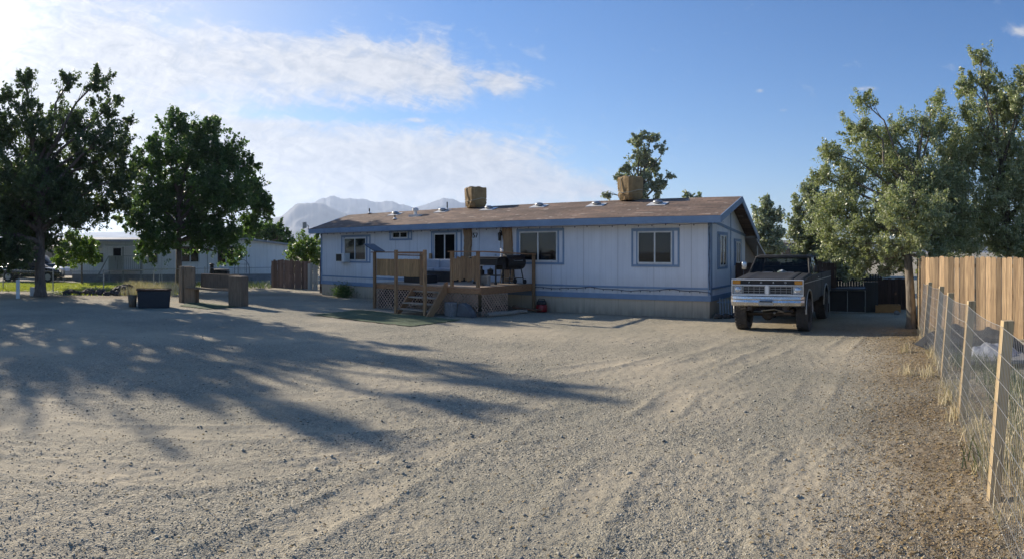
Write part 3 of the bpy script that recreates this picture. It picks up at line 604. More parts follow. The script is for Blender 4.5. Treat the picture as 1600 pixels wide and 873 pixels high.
# antenna on the roof corner, strings of lights, coolers, air conditioner
a = thing('antenna', 'small square grey antenna panel on a bent arm at the left roof corner', 'antenna', H(-.45, -.35, 2.93), HA)
mb = MB(); mb.tube([(0, 0, 0), (-.08, 0, .1), (-.08, 0, .25), (-.14, -.03, .28)], .018, 6); part('arm', mb, 'black', a)
mb = MB(); mb.box(-.42, -.08, .12, -.15, -.03, .42); part('panel', mb, 'galv', a, .015)
def cord(name, label, pts, r=.009, bulb=.0):
    mb = MB(); mb.tube(pts, r, 5)
    if bulb:
        for i in range(0, len(pts), 2): p = pts[i]; mb.blob((p[0], p[1]-.01, p[2]-.03), bulb, bulb, bulb*1.4, 0, 6, 4)
    return solo(name, mb, 'bulb', label, 'string lights', H(0, 0), HA)
pts = [(x, -.415, zf-.235-.02*abs(math.sin(x*2.1))-.01*math.sin(x*5.3)) for x in np.arange(-.3, 18.0, .22)]
cord('string_lights', 'dark string of small lights along the front eave', pts, .008, .018)
pts = [(x, -.04, .84-.07*abs(math.sin(x*1.12+.4))+.012*math.sin(x*7)) for x in np.arange(11.6, 17.7, .16)]
cord('string_lights', 'sagging string of lights along the lower blue stripe right of the deck', pts, .010, .016)
pts = [(HL-.02+.012*math.sin(z*9), -.045, z) for z in np.arange(.9, 2.75, .1)]
cord('string_lights', 'string of lights wound down the right front corner trim', pts, .010, .018)
def cooler(x, w, label, sd):
    z = roofz(2.05); t = thing('evaporative_cooler', label, 'cooler', H(x, 2.05, z-.03), HA+R(-20), 'canvas covered coolers on the ridge')
    mb = MB(); n = 15; vs = []; fs = []; rr = random.Random(sd)
    prof = [(0, .80), (.08, .92), (.2, 1.0), (.3, .94), (.42, 1.0), (.72, 1.02), (.80, .95), (.82, .6)]
    for h, k in prof:
        for i in range(20):
            a_ = 2*math.pi*i/20; c, s = math.cos(a_), math.sin(a_); q = 1/max(abs(c), abs(s)); q = .25+.75*q if q > 1 else 1
            q = min(q, 1.28); f = k*(1+.03*rr.uniform(-1, 1)); vs.append((c*q*w/2*f, s*q*w/2*f, h*1.0+(.03*rr.uniform(-1, 1) if h > .1 else 0)))
    for j in range(len(prof)-1):
        for i in range(20): i2 = (i+1) % 20; fs.append((j*20+i, j*20+i2, (j+1)*20+i2, (j+1)*20+i))
    fs.append(tuple((len(prof)-1)*20+i for i in range(20))); mb.add(vs, fs); part('canvas_cover', mb, 'canvas', t, 0, False)
    mb = MB(); pts = [(math.cos(q)*w*.59, math.sin(q)*w*.59, .30+.06*math.sin(q*2+1)) for q in np.linspace(0, 6.283, 25)]; mb.tube(pts, .014, 5)
    mb.tube([(-.1, -w*.57, .0), (-.1, -w*.54, .4), (-.08, -w*.52, .8)], .013, 5); part('rope', mb, 'rope', t)
cooler(7.38, .74, 'square brown canvas covered cooler on the ridge nearer the mountains', 1)
cooler(14.14, .74, 'brown canvas covered cooler bundled on the ridge in front of the poplar', 2)
ac = thing('air_conditioner', 'small white window air conditioner in the leftmost window of the blue home', 'air conditioner', H(1.84, 0, 1.52), HA)
mb = MB(); mb.box(-.30, -.38, 0, .28, -.055, .38); part('case', mb, 'white', ac, .01)
mb = MB(); mb.box(-.26, -.395, .04, .10, -.382, .34); part('grille', mb, 'black', ac)
# ------------------------------------------------------------------ deck
DX0, DX1, DY, DZ = 6.9, 11.5, -2.9, .90
deck = thing('deck', 'raised wooden entry deck with lattice skirts and four open steps before the blue home', 'deck', H(0, 0), HA)
mb = MB()
y = DY
while y < -.06: mb.box(DX0, y, DZ-.035, DX1, min(y+.135, -.05), DZ); y += .142
part('floor', mb, 'deckflat', deck)
mb = MB(); mb.box(DX0-.02, DY-.045, DZ-.20, DX1, DY-.003, DZ-.04); mb.box(DX1+.003, DY-.045, DZ-.23, DX1+.045, -.05, DZ-.005); mb.box(DX0-.045, DY, DZ-.2, DX0-.003, -.05, DZ-.04); each('rim_joist', mb, 'rail', deck)
def post(x, y, z0, z1, s=.09, mat='deck'): mb = MB(); mb.box(x-s/2, y-s/2, z0, x+s/2, y+s/2, z1); return part('post', mb, mat, deck, .006)
for x, y, z0, z1 in ((DX0+.02, DY-.10, -.05, 1.93), (9.12, DY-.06, DZ, 1.90), (10.42, DY-.06, DZ, 1.95), (DX1-.05, DY-.06, DZ, 1.95), (DX1+.10, -.15, -.05, 1.86), (8.72, -3.72, -.05, 2.02), (9.98, -3.72, -.05, 2.02), (DX0+.02, -.12, -.05, 1.9)): post(x, y, z0, z1)
mb = MB(); mb.box(DX0-.1, DY-.17, 1.93, 9.2, DY-.03, 1.965); part('top_rail', mb, 'rail', deck)
mb = MB(); mb.box(8.7, -3.79, 1.90, 10.0, -3.745, 1.93); mb.tube([(9.9, -3.6, 1.9), (9.3, -2.98, 1.78)], .02, 6); mb.tube([(8.72, -3.67, 1.86), (9.14, -3.0, 1.84)], .022, 6); each('handrail', mb, 'rail', deck)
mb = MB(); mb.box(10.34, DY-.17, 1.95, DX1+.05, DY-.02, 1.985); part('top_rail', mb, 'rail', deck)
mb = MB(); mb.prism([(-.08, 1.86), (-.08, 1.895), (DY-.02, 1.985), (DY-.02, 1.95)], 0, DX1+.0, DX1+.15); part('top_rail', mb, 'rail', deck)
def boards(x0, x1, z0, z1, y, mat, wob=0.0, w=.10, name='railing_panel'):
    mb = MB(); x = x0
    while x < x1-.02: e = min(x+w, x1); mb.box(x, y, z0+random.uniform(-wob, wob), e-.008, y+.02, z1+random.uniform(-wob, wob)); x += w
    return part(name, mb, mat, deck)
boards(7.0, 9.06, 1.14, 1.72, DY-.085, 'pale_panel', .006, .095)
boards(10.46, 11.42, 1.10, 1.80, DY-.085, 'deck', .05, .085)
def lattice(poly_x0, poly_x1, z0, z1, T, name='lattice_panel', step=.135, w=.024):
    """diagonal slats clipped to a rectangle, in two layers"""
    mb = MB(); X0, X1 = poly_x0, poly_x1; Hh = z1-z0; L = X1-X0
    for sgn, dep in ((1, 0), (-1, .009)):
        c = -Hh
        while c < L+Hh:
            # line: x = X0+c + s (sgn=1) ; x = X0+c+Hh - s (sgn=-1), z=z0+s
            if sgn == 1: s0, s1 = max(0, -c), min(Hh, L-c); f = lambda s: X0+c+s
            else: s0, s1 = max(0, c+Hh-L), min(Hh, c+Hh); f = lambda s: X0+c+Hh-s
            if s1-s0 > .03:
                a, b = f(s0), f(s1); h = w*.7
                vs = [(a-h, -dep, z0+s0), (a+h, -dep, z0+s0), (b+h, -dep, z0+s1), (b-h, -dep, z0+s1)]; vs += [(p[0], p[1]-.008, p[2]) for p in vs]
                mb.add([T @ Vector(p) for p in vs], [(0,1,2,3),(7,6,5,4),(0,4,5,1),(1,5,6,2),(2,6,7,3),(3,7,4,0)])
            c += step
    return part(name, mb, 'lattice', deck)
I4 = Matrix.Identity(4)
lattice(DX0+.08, 8.75, .02, DZ-.21, Matrix.Translation((0, DY-.01, 0)))
lattice(10.35, DX1-.08, .02, DZ-.21, Matrix.Translation((0, DY-.01, 0)))
lattice(DY, -1.55, .02, DZ-.23, Matrix.Translation((DX1+.03, 0, 0)) @ Matrix.Rotation(R(90), 4, 'Z'))
lattice(8.75, 10.3, .02, DZ-.21, Matrix.Translation((0, DY+.03, 0)), step=.12)
for k in range(4):
    z = .17+.18*k; y = -3.72+.23*k; mb = MB(); mb.box(8.76, y, z-.045, 10.17, y+.26, z); part('stair_tread', mb, 'deckflat', deck, .004)
for x, mt in ((8.78, 'deck'), (10.2, 'timber')):
    mb = MB(); o_ = 0 if x > 9 else -.22; mb.prism([(-3.92-o_*.6, -.02), (-3.62, -.02), (-2.93, .72+o_), (-2.93, 1.02+o_), (-3.05, 1.0+o_)], 0, x-.02, x+.025); part('stringer', mb, 'rail' if mt == 'deck' else 'deck', deck)
lattice(DY, -.1, .02, DZ-.21, Matrix.Translation((DX0-.03, 0, 0)) @ Matrix.Rotation(R(90), 4, 'Z'))
mb = MB()
for k in range(11): mb.box(DX0+.06, DY+.05+.255*k, .02, DX0+.08, DY+.295+.255*k, DZ-.24)
part('sun_block_boards', mb, 'redwood', deck)  # unseen boards, added to keep the low sun from under the deck
# things on and round the deck
sp = thing('solar_charger', 'small tilted solar panel on the left front post of the deck', 'solar panel', H(DX0+.02, DY-.1, 1.965), HA)
mb = MB(); mb.box(-.30, -.25, 0, .34, .25, .02, Matrix.Translation((-.05, 0, .14)) @ Matrix.Rotation(R(24), 4, 'Y')); part('panel', mb, 'solar', sp)
mb = MB(); mb.cyl((0, 0, 0), (0, 0, .13), .02, .02, 6); part('bracket', mb, 'black', sp)
so = thing('outdoor_sofa', 'grey cushioned black wicker sofa under the dark window on the deck', 'sofa', H(7.0, -.85, DZ), HA)
mb = MB(); mb.box(0, -.15, 0, 1.75, .68, .36); mb.box(.0, .5, .36, 1.75, .68, .62); part('base', mb, 'blackplastic', so, .02)
for x in (.03, .88): mb = MB(); mb.box(x, .18, .375, x+.83, .48, .80); part('back_cushion', mb, 'cushion', so, .05)
for x in (.03, .88): mb = MB(); mb.box(x, -.17, .365, x+.83, .17, .48); part('seat_cushion', mb, 'cushion', so, .03)
st = thing('storage_box', 'low black storage box behind the left railing of the deck', 'box', H(7.55, -2.2, DZ), HA)
mb = MB(); mb.box(0, 0, 0, 1.15, .5, .24); part('tub', mb, 'blackplastic', st, .02); mb = MB(); mb.box(-.02, -.02, .245, 1.17, .52, .28); part('lid', mb, 'blackplastic', st, .01)
gr = thing('griddle', 'black flat-top griddle with a lower shelf on four wheeled legs beside the barrel smoker', 'griddle', H(10.02, -1.6, DZ), HA)
mb = MB(); mb.box(0, 0, .62, 1.15, .55, .84); part('cooktop', mb, 'black', gr, .01)
mb = MB(); mb.box(-.05, .02, .845, 1.2, .57, .90); part('lid', mb, 'black', gr, .02)
for x in (.12, 1.0):
    for y in (.06, .46): mb = MB(); mb.box(x, y, .04, x+.04, y+.04, .62); part('leg', mb, 'black', gr)
mb = MB(); mb.box(.10, .04, .28, 1.06, .5, .31); part('shelf', mb, 'black', gr)
for x in (.14, 1.02): mb = MB(); mb.lathe([(.0, -.02), (.045, -.02), (.045, .02), (0, .02)], 1, 14, (x, .08, .047)); part('wheel', mb, 'blackplastic', gr)
for k, (x, r, h) in enumerate(((.30, .09, .13), (.66, .10, .16))):
    t = thing('cooking_pot', ('small dark pot on the left of the griddle shelf', 'larger pale-lidded pot in the middle of the griddle shelf')[k], 'pot', H(10.02+x, -1.33, DZ+.31), HA)
    mb = MB(); mb.lathe([(0, 0), (r, 0), (r*1.05, h), (r*.9, h)], 2, 14); part('pot', mb, 'black', t); mb = MB(); mb.lathe([(r*1.05, h), (r*.5, h+.03), (.015, h+.04), (.02, h+.07), (0, h+.07)], 2, 14); part('lid', mb, ('black', 'alu')[k], t)
sm = thing('smoker', 'large black barrel smoker grill with side hopper at the right end of the deck', 'smoker grill', H(11.14, -.75, DZ), HA+R(78), scale=.92)
mb = MB(); prof = [(.30*math.cos(a_), .78+.27*math.sin(a_)) for a_ in np.linspace(0, 2*math.pi, 22)[:-1]]; mb.prism([(p[0], p[1]) for p in prof], 0, -.42, .42); part('barrel', mb, 'black', sm, .02)
mb = MB(); mb.box(-.62, -.18, .52, -.435, .18, .98); part('hopper', mb, 'black', sm, .02)
mb = MB(); mb.cyl((-.50, 0, .98), (-.50, 0, 1.22), .045, .045, 12); mb.lathe([(.075, 0), (.02, .05)], 2, 12, (-.50, 0, 1.24)); part('chimney', mb, 'alu', sm)
mb = MB(); mb.tube([(-.2, -.31, .86), (-.2, -.35, .84), (.2, -.35, .84), (.2, -.31, .86)], .012, 6); part('handle', mb, 'alu', sm)
for sx in (-1, 1):
    for sy in (-1, 1): mb = MB(); mb.tube([(sx*.26, sy*.2, .56), (sx*.36, sy*.24, .03)], .022, 6); part('leg', mb, 'black', sm)
mb = MB(); mb.box(-.34, -.2, .2, .34, .2, .225); part('shelf', mb, 'black', sm)
for sy in (-.27, .24): mb = MB(); mb.lathe([(0, -.02), (.085, -.02), (.085, .02), (0, .02)], 1, 18, (.37, sy, .087)); part('wheel', mb, 'blackplastic', sm)
tbl = thing('side_table', 'small round chrome-topped side table between the griddle and the smoker', 'side table', H(11.0, -2.25, DZ), HA)
mb = MB(); mb.lathe([(0, .62), (.14, .62), (.14, .64), (0, .64)], 2, 20); part('table_top', mb, 'alu', tbl); mb = MB(); mb.cyl((0, 0, .02), (0, 0, .62), .015, .015, 8); mb.lathe([(.13, 0), (.13, .02), (.02, .04)], 2, 16); part('stand', mb, 'black', tbl)
ll = thing('solar_lantern', 'small pale solar light fixed on the side rail of the deck', 'light', H(DX1+.07, -1.9, 1.93), HA)
mb = MB(); mb.lathe([(.0, 0), (.035, 0), (.03, .03), (.045, .05), (.04, .10), (.0, .12)], 2, 12); part('lamp_body', mb, 'white', ll)
cl = thing('crate', 'small crate with a pale edge standing on the deck beside the smoker', 'crate', H(11.12, -2.0, DZ), HA+R(20))
mb = MB(); mb.box(-.02, -.14, 0, .02, .14, .30); mb.box(-.28, -.14, 0, -.02, .14, .02); mb.box(-.28, .12, .02, -.02, .14, .3); mb.box(-.28, -.14, .02, -.26, .12, .3); part('crate_walls', mb, 'greyboard', cl)
cb = MB(); 
for a_ in ((0, .4), ): pass
mb = MB(); mb.box(-.11, -.2, 0, .11, .2, .42); o = solo('cinder_block', mb, 'concrete', 'upright grey concrete block beside the steps under the deck', 'concrete block', H(10.55, -3.17), HA+R(70), bev=.008)
mb = MB(); mb.prism([(-.34, 0), (.36, 0), (.33, .12), (.10, .36), (-.12, .42), (-.28, .38)], 1, -.12, .1); solo('rock', mb, 'rock', 'large flat grey stone leaning on the lattice right of the steps', 'rock', H(11.12, -3.1), HA+R(-8), bev=.03)
for (x0, y0, x1, y1, r, lb) in ((11.35, -2.75, 11.95, -1.1, .075, 'longer peeled log lying along the deck side lattice'), (11.62, -2.75, 11.98, -1.7, .07, 'shorter peeled log lying outside the longer one')):
    mb = MB(); n = 7; mb.tube([(x0+(x1-x0)*i/n+random.uniform(-.01, .01), y0+(y1-y0)*i/n, r+random.uniform(-.005, .005)) for i in range(n+1)], [r*(1-.03*i) for i in range(n+1)], 12); mb.v = [tuple(Vector(v)) for v in mb.v]
    solo('log', mb, 'log', lb, 'log', H(0, 0), HA, 'logs by the deck')
mb = MB(); mb.tube([(11.7, -1.5, .22), (12.0, -.8, .1), (12.1, -.3, .05)], .035, 8); solo('pipe', mb, 'rust', 'reddish brown pipe slanting to the ground under the right deck edge', 'pipe', H(0, 0), HA)
mb = MB(); [mb.blob((random.uniform(-.35, .2), random.uniform(-.3, .3), .07+random.uniform(0, .1)), .14, .1, .07, .2, 8, 5, k) for k in range(9)]; solo('firewood', mb, 'slab', 'dark heap of scrap wood under the open side of the deck', 'wood heap', H(11.1, -1.0), HA)
cn = thing('canister', 'small red and black canister on the ground beside the deck post', 'canister', H(12.0, -.28), HA)
mb = MB(); mb.lathe([(0, 0), (.17, 0), (.19, .05), (.19, .2), (.16, .24), (0, .24)], 2, 18); part('tank', mb, 'red', cn, 0, True)
mb = MB(); mb.lathe([(.165, .24), (.17, .3), (.12, .37), (0, .38)], 2, 18); mb.tube([(-.16, 0, .3), (-.1, 0, .42), (.1, 0, .42), (.16, 0, .3)], .015, 6); part('motor_head', mb, 'blackplastic', cn)
for pts, lb in (([G(487, 492), G(560, 484), G(722, 500), G(640, 510)], 'large faded green artificial grass mat in front of the deck steps'), ([G(279, 478), G(302, 471), G(372, 479), G(322, 483)], 'small green artificial grass mat under the wooden bench')):
    n = 26; V = []; fs = []; rr = random.Random(3)
    for i in range(n+1):
        for j in range(n+1):
            u, w = i/n, j/n; p = (pts[0]*(1-u)+pts[1]*u)*(1-w)+(pts[3]*(1-u)+pts[2]*u)*w; e = min(u, w, 1-u, 1-w)
            V.append((p.x+(.04*rr.uniform(-1, 1) if e == 0 else 0), p.y+(.06*rr.uniform(-1, 1) if e == 0 else 0), float(gheight(np.array(p.x), np.array(p.y)))+.016+.004*rr.random()))
    fs = [(i*(n+1)+j, i*(n+1)+j+1, (i+1)*(n+1)+j+1, (i+1)*(n+1)+j) for i in range(n) for j in range(n)]
    mb = MB(); mb.add(V, fs); solo('turf_mat', mb, 'turf', lb, 'mat', group='green turf mats')
rk = thing('metal_rack', 'slatted grey metal rack lying tilted against the skirting beside the truck wheel', 'rack', H(18.15, .55), HA+R(40))
T = Matrix.Rotation(R(-35), 4, 'X'); mb = MB()
for i in range(9): mb.box(-.36+i*.09, -.02, .02, -.325+i*.09, .0, .62, T @ Matrix.Rotation(R(12), 4, 'Y'))
part('slats', mb, 'alu', rk); mb = MB(); mb.box(-.38, .004, .05, .42, .02, .09, T); mb.box(-.32, .004, .52, .48, .02, .56, T); part('frame', mb, 'galv', rk)
for k in range(3): mb = MB(); mb.blob((0, 0, .05), .14, .12, .09, .2, seed=k); solo('rock', mb, 'rockdark', ('small brown stone at the foot of the right skirting corner', 'brown stone between the skirting corner and the metal rack', 'lowest brown stone beside the metal rack')[k], 'rock', H(HL+.2+.22*k, .12+.16*k), .5*k)
# ------------------------------------------------------------------ pickup truck (front = local +y)
tk = thing('pickup_truck', 'old lifted dark grey pickup truck with chrome bumper and grille, parked beside the blue home', 'pickup truck', (6.42, 14.80, 0), R(144), scale=.9)
def arc(cy, cz, r, a0, a1, n=12): return [(cy+r*math.cos(R(a0+(a1-a0)*i/n)), cz+r*math.sin(R(a0+(a1-a0)*i/n))) for i in range(n+1)]
for s in (1, -1):
    xa, xb = (s*.95, s*1.0)
    side = [(.80, .95), (.80, 1.40), (.3, 1.45), (-.7, 1.52), (-2.30, 1.52), (-2.30, .80), (-.62, .80)] + arc(0, .60, .53, 197, -8)[0:] + [(.62, .86)]
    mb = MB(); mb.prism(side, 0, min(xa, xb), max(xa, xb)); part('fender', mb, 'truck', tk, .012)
    bed = [(-2.36, .80), (-2.36, 1.52), (-4.6, 1.52), (-4.6, .86), (-4.05, .80)] + arc(-3.38, .60, .53, 203, -23) + [(-2.8, .80)]
    mb = MB(); mb.prism(bed, 0, min(xa, xb), max(xa, xb)); part('bed_side', mb, 'truck', tk, .012)
    mb = MB()
    for cy in (0, -3.38): mb.tube([(s*1.005, y, z) for y, z in arc(cy, .60, .54, 195, -10, 16)], .022, 6)
    each('wheel_arch', mb, 'alu', tk)
    mb = MB(); mb.box(s*1.002-.006, -2.28, 1.33, s*1.002+.006, .76, 1.35); mb.box(s*1.002-.006, -4.58, 1.33, s*1.002+.006, -2.38, 1.35); each('side_moulding', mb, 'alu', tk)
    mb = MB(); mb.box(s*.995-.012, -1.78, 1.40, s*.995+.02*s+.004, -1.62, 1.43); part('door_handle', mb, 'chrome', tk)
def surf(name, xs, ys, zf_, mat):
    mb = MB(); n = len(ys); vs = [(x, y, zf_(x, y)) for x in xs for y in ys]; fs = [(i*n+j, i*n+j+1, (i+1)*n+j+1, (i+1)*n+j) for i in range(len(xs)-1) for j in range(n-1)]
    mb.add(vs, fs); o = part(name, mb, mat, tk, 0, True); so_ = o.modifiers.new('thick', 'SOLIDIFY'); so_.thickness = .025; so_.offset = -1; return o
def hz(x, y):
    base = 1.44+.13*(.80-y)/1.45; e = abs(x)
    z = base+.025*math.exp(-((e-.60)/.10)**2) + .012*math.cos(x*2)
    if e > .88: z -= .13*((e-.88)/.12)**2
    if y > .66: z -= .09*((y-.66)/.14)**2
    return z
surf('hood', np.linspace(-.70, .70, 29), np.linspace(-.62, .80, 24), hz, 'truck')
for s in (1, -1): surf('fender_top', np.linspace(s*.712, s*1.0, 12), np.linspace(-.62, .80, 24), hz, 'truck')
mb = MB(); mb.box(-.96, -.80, 1.45, .96, -.63, 1.545); part('cowl', mb, 'truckdark', tk, .02)
# cab
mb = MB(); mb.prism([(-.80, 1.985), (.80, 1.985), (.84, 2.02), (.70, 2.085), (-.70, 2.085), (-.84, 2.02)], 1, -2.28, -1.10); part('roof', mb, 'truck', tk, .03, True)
for s in (1, -1):
    mb = MB(); mb.tube([(s*.90, -.68, 1.53), (s*.80, -1.14, 2.0)], .032, 6); mb.tube([(s*.93, -1.62+.62, 1.53), (s*.83, -1.28, 2.0)], .014, 5); mb.tube([(s*.94, -2.22, 1.52), (s*.82, -2.20, 2.0)], .045, 6); each('pillar', mb, 'truck', tk)
    mb = MB(); mb.add([(s*.94, -.80, 1.52), (s*.94, -2.2, 1.52), (s*.82, -2.2, 1.99), (s*.82, -1.16, 1.99)], [(0, 1, 2, 3)]); part('side_window', mb, 'carglass', tk)
mb = MB(); mb.add([(-.88, -.69, 1.545), (.88, -.69, 1.545), (.79, -1.13, 1.99), (-.79, -1.13, 1.99)], [(0, 1, 2, 3)]); part('windshield', mb, 'carglass', tk)
mb = MB(); mb.tube([(-.88, -.68, 1.545), (.88, -.68, 1.545), (.79, -1.125, 1.99), (-.79, -1.125, 1.99), (-.88, -.68, 1.545)], .016, 5); part('windshield_seal', mb, 'rubberplain', tk)
mb = MB(); mb.add([(-.82, -2.27, 1.54), (.82, -2.27, 1.54), (.76, -2.23, 1.97), (-.76, -2.23, 1.97)], [(0, 1, 2, 3)]); part('rear_window', mb, 'carglass', tk)
mb = MB(); mb.box(-.94, -2.30, .86, .94, -2.26, 1.53); mb.box(-.94, -.66, .8, .94, -.63, 1.44); mb.box(-.94, -2.26, .82, .94, -.66, .88); part('cab_shell', mb, 'truckdark', tk)
mb = MB(); mb.box(-.86, -.95, 1.30, .86, -.70, 1.50); part('dashboard', mb, 'blackplastic', tk, .03)
mb = MB(); mb.box(-.78, -1.95, 1.1, .78, -1.45, 1.25); mb.box(-.78, -2.15, 1.2, .78, -1.97, 1.74); part('bench_seat', mb, 'blackplastic', tk, .05)
mb = MB(); mb.tube([(.38+.19*math.cos(q), -1.02-.08*math.sin(q), 1.52+.17*math.sin(q)) for q in np.linspace(0, 6.283, 21)], .014, 6); mb.tube([(.38, -.9, 1.45), (.38, -1.02, 1.52)], .02, 6); part('steering_wheel', mb, 'blackplastic', tk)
for x0, x1 in ((.60, .18), (-.02, -.45)): mb = MB(); mb.tube([(x0, -.60, 1.565), ((x0+x1)/2, -.635, 1.585), (x1, -.645, 1.582)], .011, 5); part('wiper', mb, 'alu', tk)
mb = MB(); mb.box(.99, -.78, 1.66, 1.14, -.73, 1.88); mr = part('mirror', mb, 'chrome', tk, .03, True); mb = MB(); mb.tube([(.96, -.78, 1.5), (1.06, -.78, 1.62), (1.06, -.77, 1.70)], .012, 5); part('bracket', mb, 'black', mr)
mb = MB(); mb.box(-1.12, -.80, 1.58, -1.0, -.76, 1.78); mr = part('mirror', mb, 'black', tk, .03, True, 'black right-hand door mirror'); mb = MB(); mb.tube([(-.96, -.8, 1.5), (-1.05, -.79, 1.6)], .012, 5); part('bracket', mb, 'black', mr)
cap = thing('crumpled_cap', 'crumpled white cap lying on the truck dashboard behind the windshield', 'cap', tk.matrix_basis @ Vector((0, 0, 0)))
bpy.context.view_layer.update()
cap.location = tk.matrix_basis @ Vector((-.05, -.84, 1.50)); cap.rotation_euler = (0, 0, R(144)); mb = MB(); mb.blob((0, 0, .06), .13, .10, .075, .12, 12, 8, 4, True); part('crown', mb, 'white', cap, 0, True); mb = MB(); mb.prism([(-.11, .02), (.11, .02), (.09, .15), (-.09, .15)], 2, .02, .03); part('brim', mb, 'white', cap)
# front end
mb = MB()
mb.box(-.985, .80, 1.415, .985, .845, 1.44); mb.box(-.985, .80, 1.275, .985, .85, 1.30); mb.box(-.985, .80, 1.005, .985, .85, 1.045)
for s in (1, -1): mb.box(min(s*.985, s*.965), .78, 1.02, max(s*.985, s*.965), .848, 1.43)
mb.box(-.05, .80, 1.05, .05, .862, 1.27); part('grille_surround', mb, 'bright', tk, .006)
mb = MB(); mb.box(-.96, .77, 1.03, .96, .80, 1.42); part('grille_back', mb, 'black', tk)
mb = MB(); mb.box(-.735, .80, 1.308, .735, .815, 1.408); part('badge_bar', mb, 'black', tk)
for ch, x in zip('FORD', (.50, .17, -.17, -.50)):
    o = part('letter', text_mb(ch, .072, .006), 'white', tk); o.rotation_euler = (R(90), 0, R(180)); o.location = (x, .824, 1.335)
for s in (1, -1):
    mb = MB(); mb.box(min(s*.745, s*.955), .80, 1.308, max(s*.745, s*.955), .842, 1.408); part('turn_signal', mb, 'amber', tk, .006)
    mb = MB(); x0, x1 = min(s*.69, s*.955), max(s*.69, s*.955); xc = (x0+x1)/2
    mb.box(x0, .80, 1.05, x1, .818, 1.27); bz = part('headlight_bezel', mb, 'alu', tk, .006)
    mb = MB(); mb.lathe([(.0, .035), (.05, .032), (.085, .018), (.096, 0)], 1, 24, (xc, .822, 1.16)); part('headlight', mb, 'lens', tk, 0, True)
    mb = MB(); mb.lathe([(.096, .0), (.104, .016), (.115, .0)], 1, 24, (xc, .820, 1.16)); part('lamp_ring', mb, 'chrome', bz, 0, True)
    x0, x1 = min(s*.065, s*.67), max(s*.065, s*.67); mb = MB()
    for z in (1.055, 1.125, 1.19, 1.255): mb.box(x0, .81, z-.0045, x1, .822, z+.0045)
    for x in np.linspace(x0, x1, 5): mb.box(x-.004, .811, 1.05, x+.004, .821, 1.26)
    mb.box(x0, .80, 1.048, x1, .842, 1.066); mb.box(x0, .80, 1.248, x1, .842, 1.264); mb.box(x0-.004, .80, 1.048, x0+.012, .843, 1.264); mb.box(x1-.012, .80, 1.048, x1+.004, .843, 1.264)
    part('grille_insert', mb, 'alu', tk)
prof = [(.90, .73), (.96, .76), (.985, .84), (.97, .90), (.995, .93), (.985, .99), (.93, 1.0), (.90, .99)]
mb = MB(); n = len(prof); xs = np.linspace(-1.0, 1.0, 25); vs = []; fs = []
for x in xs:
    for y, z in prof: vs.append((x*1.01, y-.10*abs(x)**4-(.06 if abs(x) > .97 else 0), z))
for i in range(len(xs)-1):
    for j in range(n): j2 = (j+1) % n; fs.append((i*n+j, i*n+j2, (i+1)*n+j2, (i+1)*n+j))
fs.append(tuple(range(n))); fs.append(tuple(range(len(vs)-n, len(vs)))); mb.add(vs, fs); bp = part('bumper', mb, 'chrome', tk, 0)
mb = MB(); mb.box(-.17, .99, .85, .17, 1.0, .885); part('plate_hole_shade', mb, 'black', bp); mb = MB(); mb.box(-.20, .975, .77, .20, .992, .88); part('plate_bracket', mb, 'alu', bp)  # raised black strip paints the dark of the plate hole
mb = MB(); mb.box(-.95, .60, .80, .95, .78, 1.0); mb.box(-.55, -4.5, .62, -.42, .85, .76); mb.box(.42, -4.5, .62, .55, .85, .76); mb.box(-.5, -.9, .6, .5, -.2, 1.0); mb.box(-.7, -3.9, .45, .7, -3.6, .55)
for y in (0, -3.38): mb.cyl((-.8, y, .44), (.8, y, .44), .05, .05, 10); mb.blob((.18, y, .44), .17, .16, .17, .03)
for s in (1, -1): mb.box(s*.62-.04, -.6, .58, s*.62+.04, .6, .64); mb.cyl((s*.62, .1, .5), (s*.66, .05, .95), .03, .03, 8)
mb.tube([(.7, .18, .47), (-.6, .16, .52)], .022, 8); mb.box(-.95, -2.2, .72, .95, -.7, .80); part('chassis', mb, 'truckdark', tk)
mb = MB(); mb.tube([(-.35, .3, .55), (-.1, .45, .62), (.25, .5, .58)], .02, 6); mb.blob((-.12, .45, .52), .035, .03, .03, .1); part('steering_damper', mb, 'alu', tk)
mb = MB(); mb.box(-.95, -4.58, 1.02, .95, -2.38, 1.05); mb.box(-.95, -2.40, 1.05, .95, -2.36, 1.5); part('bed_floor', mb, 'truckdark', tk); mb = MB(); mb.box(-.94, -4.62, .95, .94, -4.57, 1.5); part('tailgate', mb, 'truck', tk)
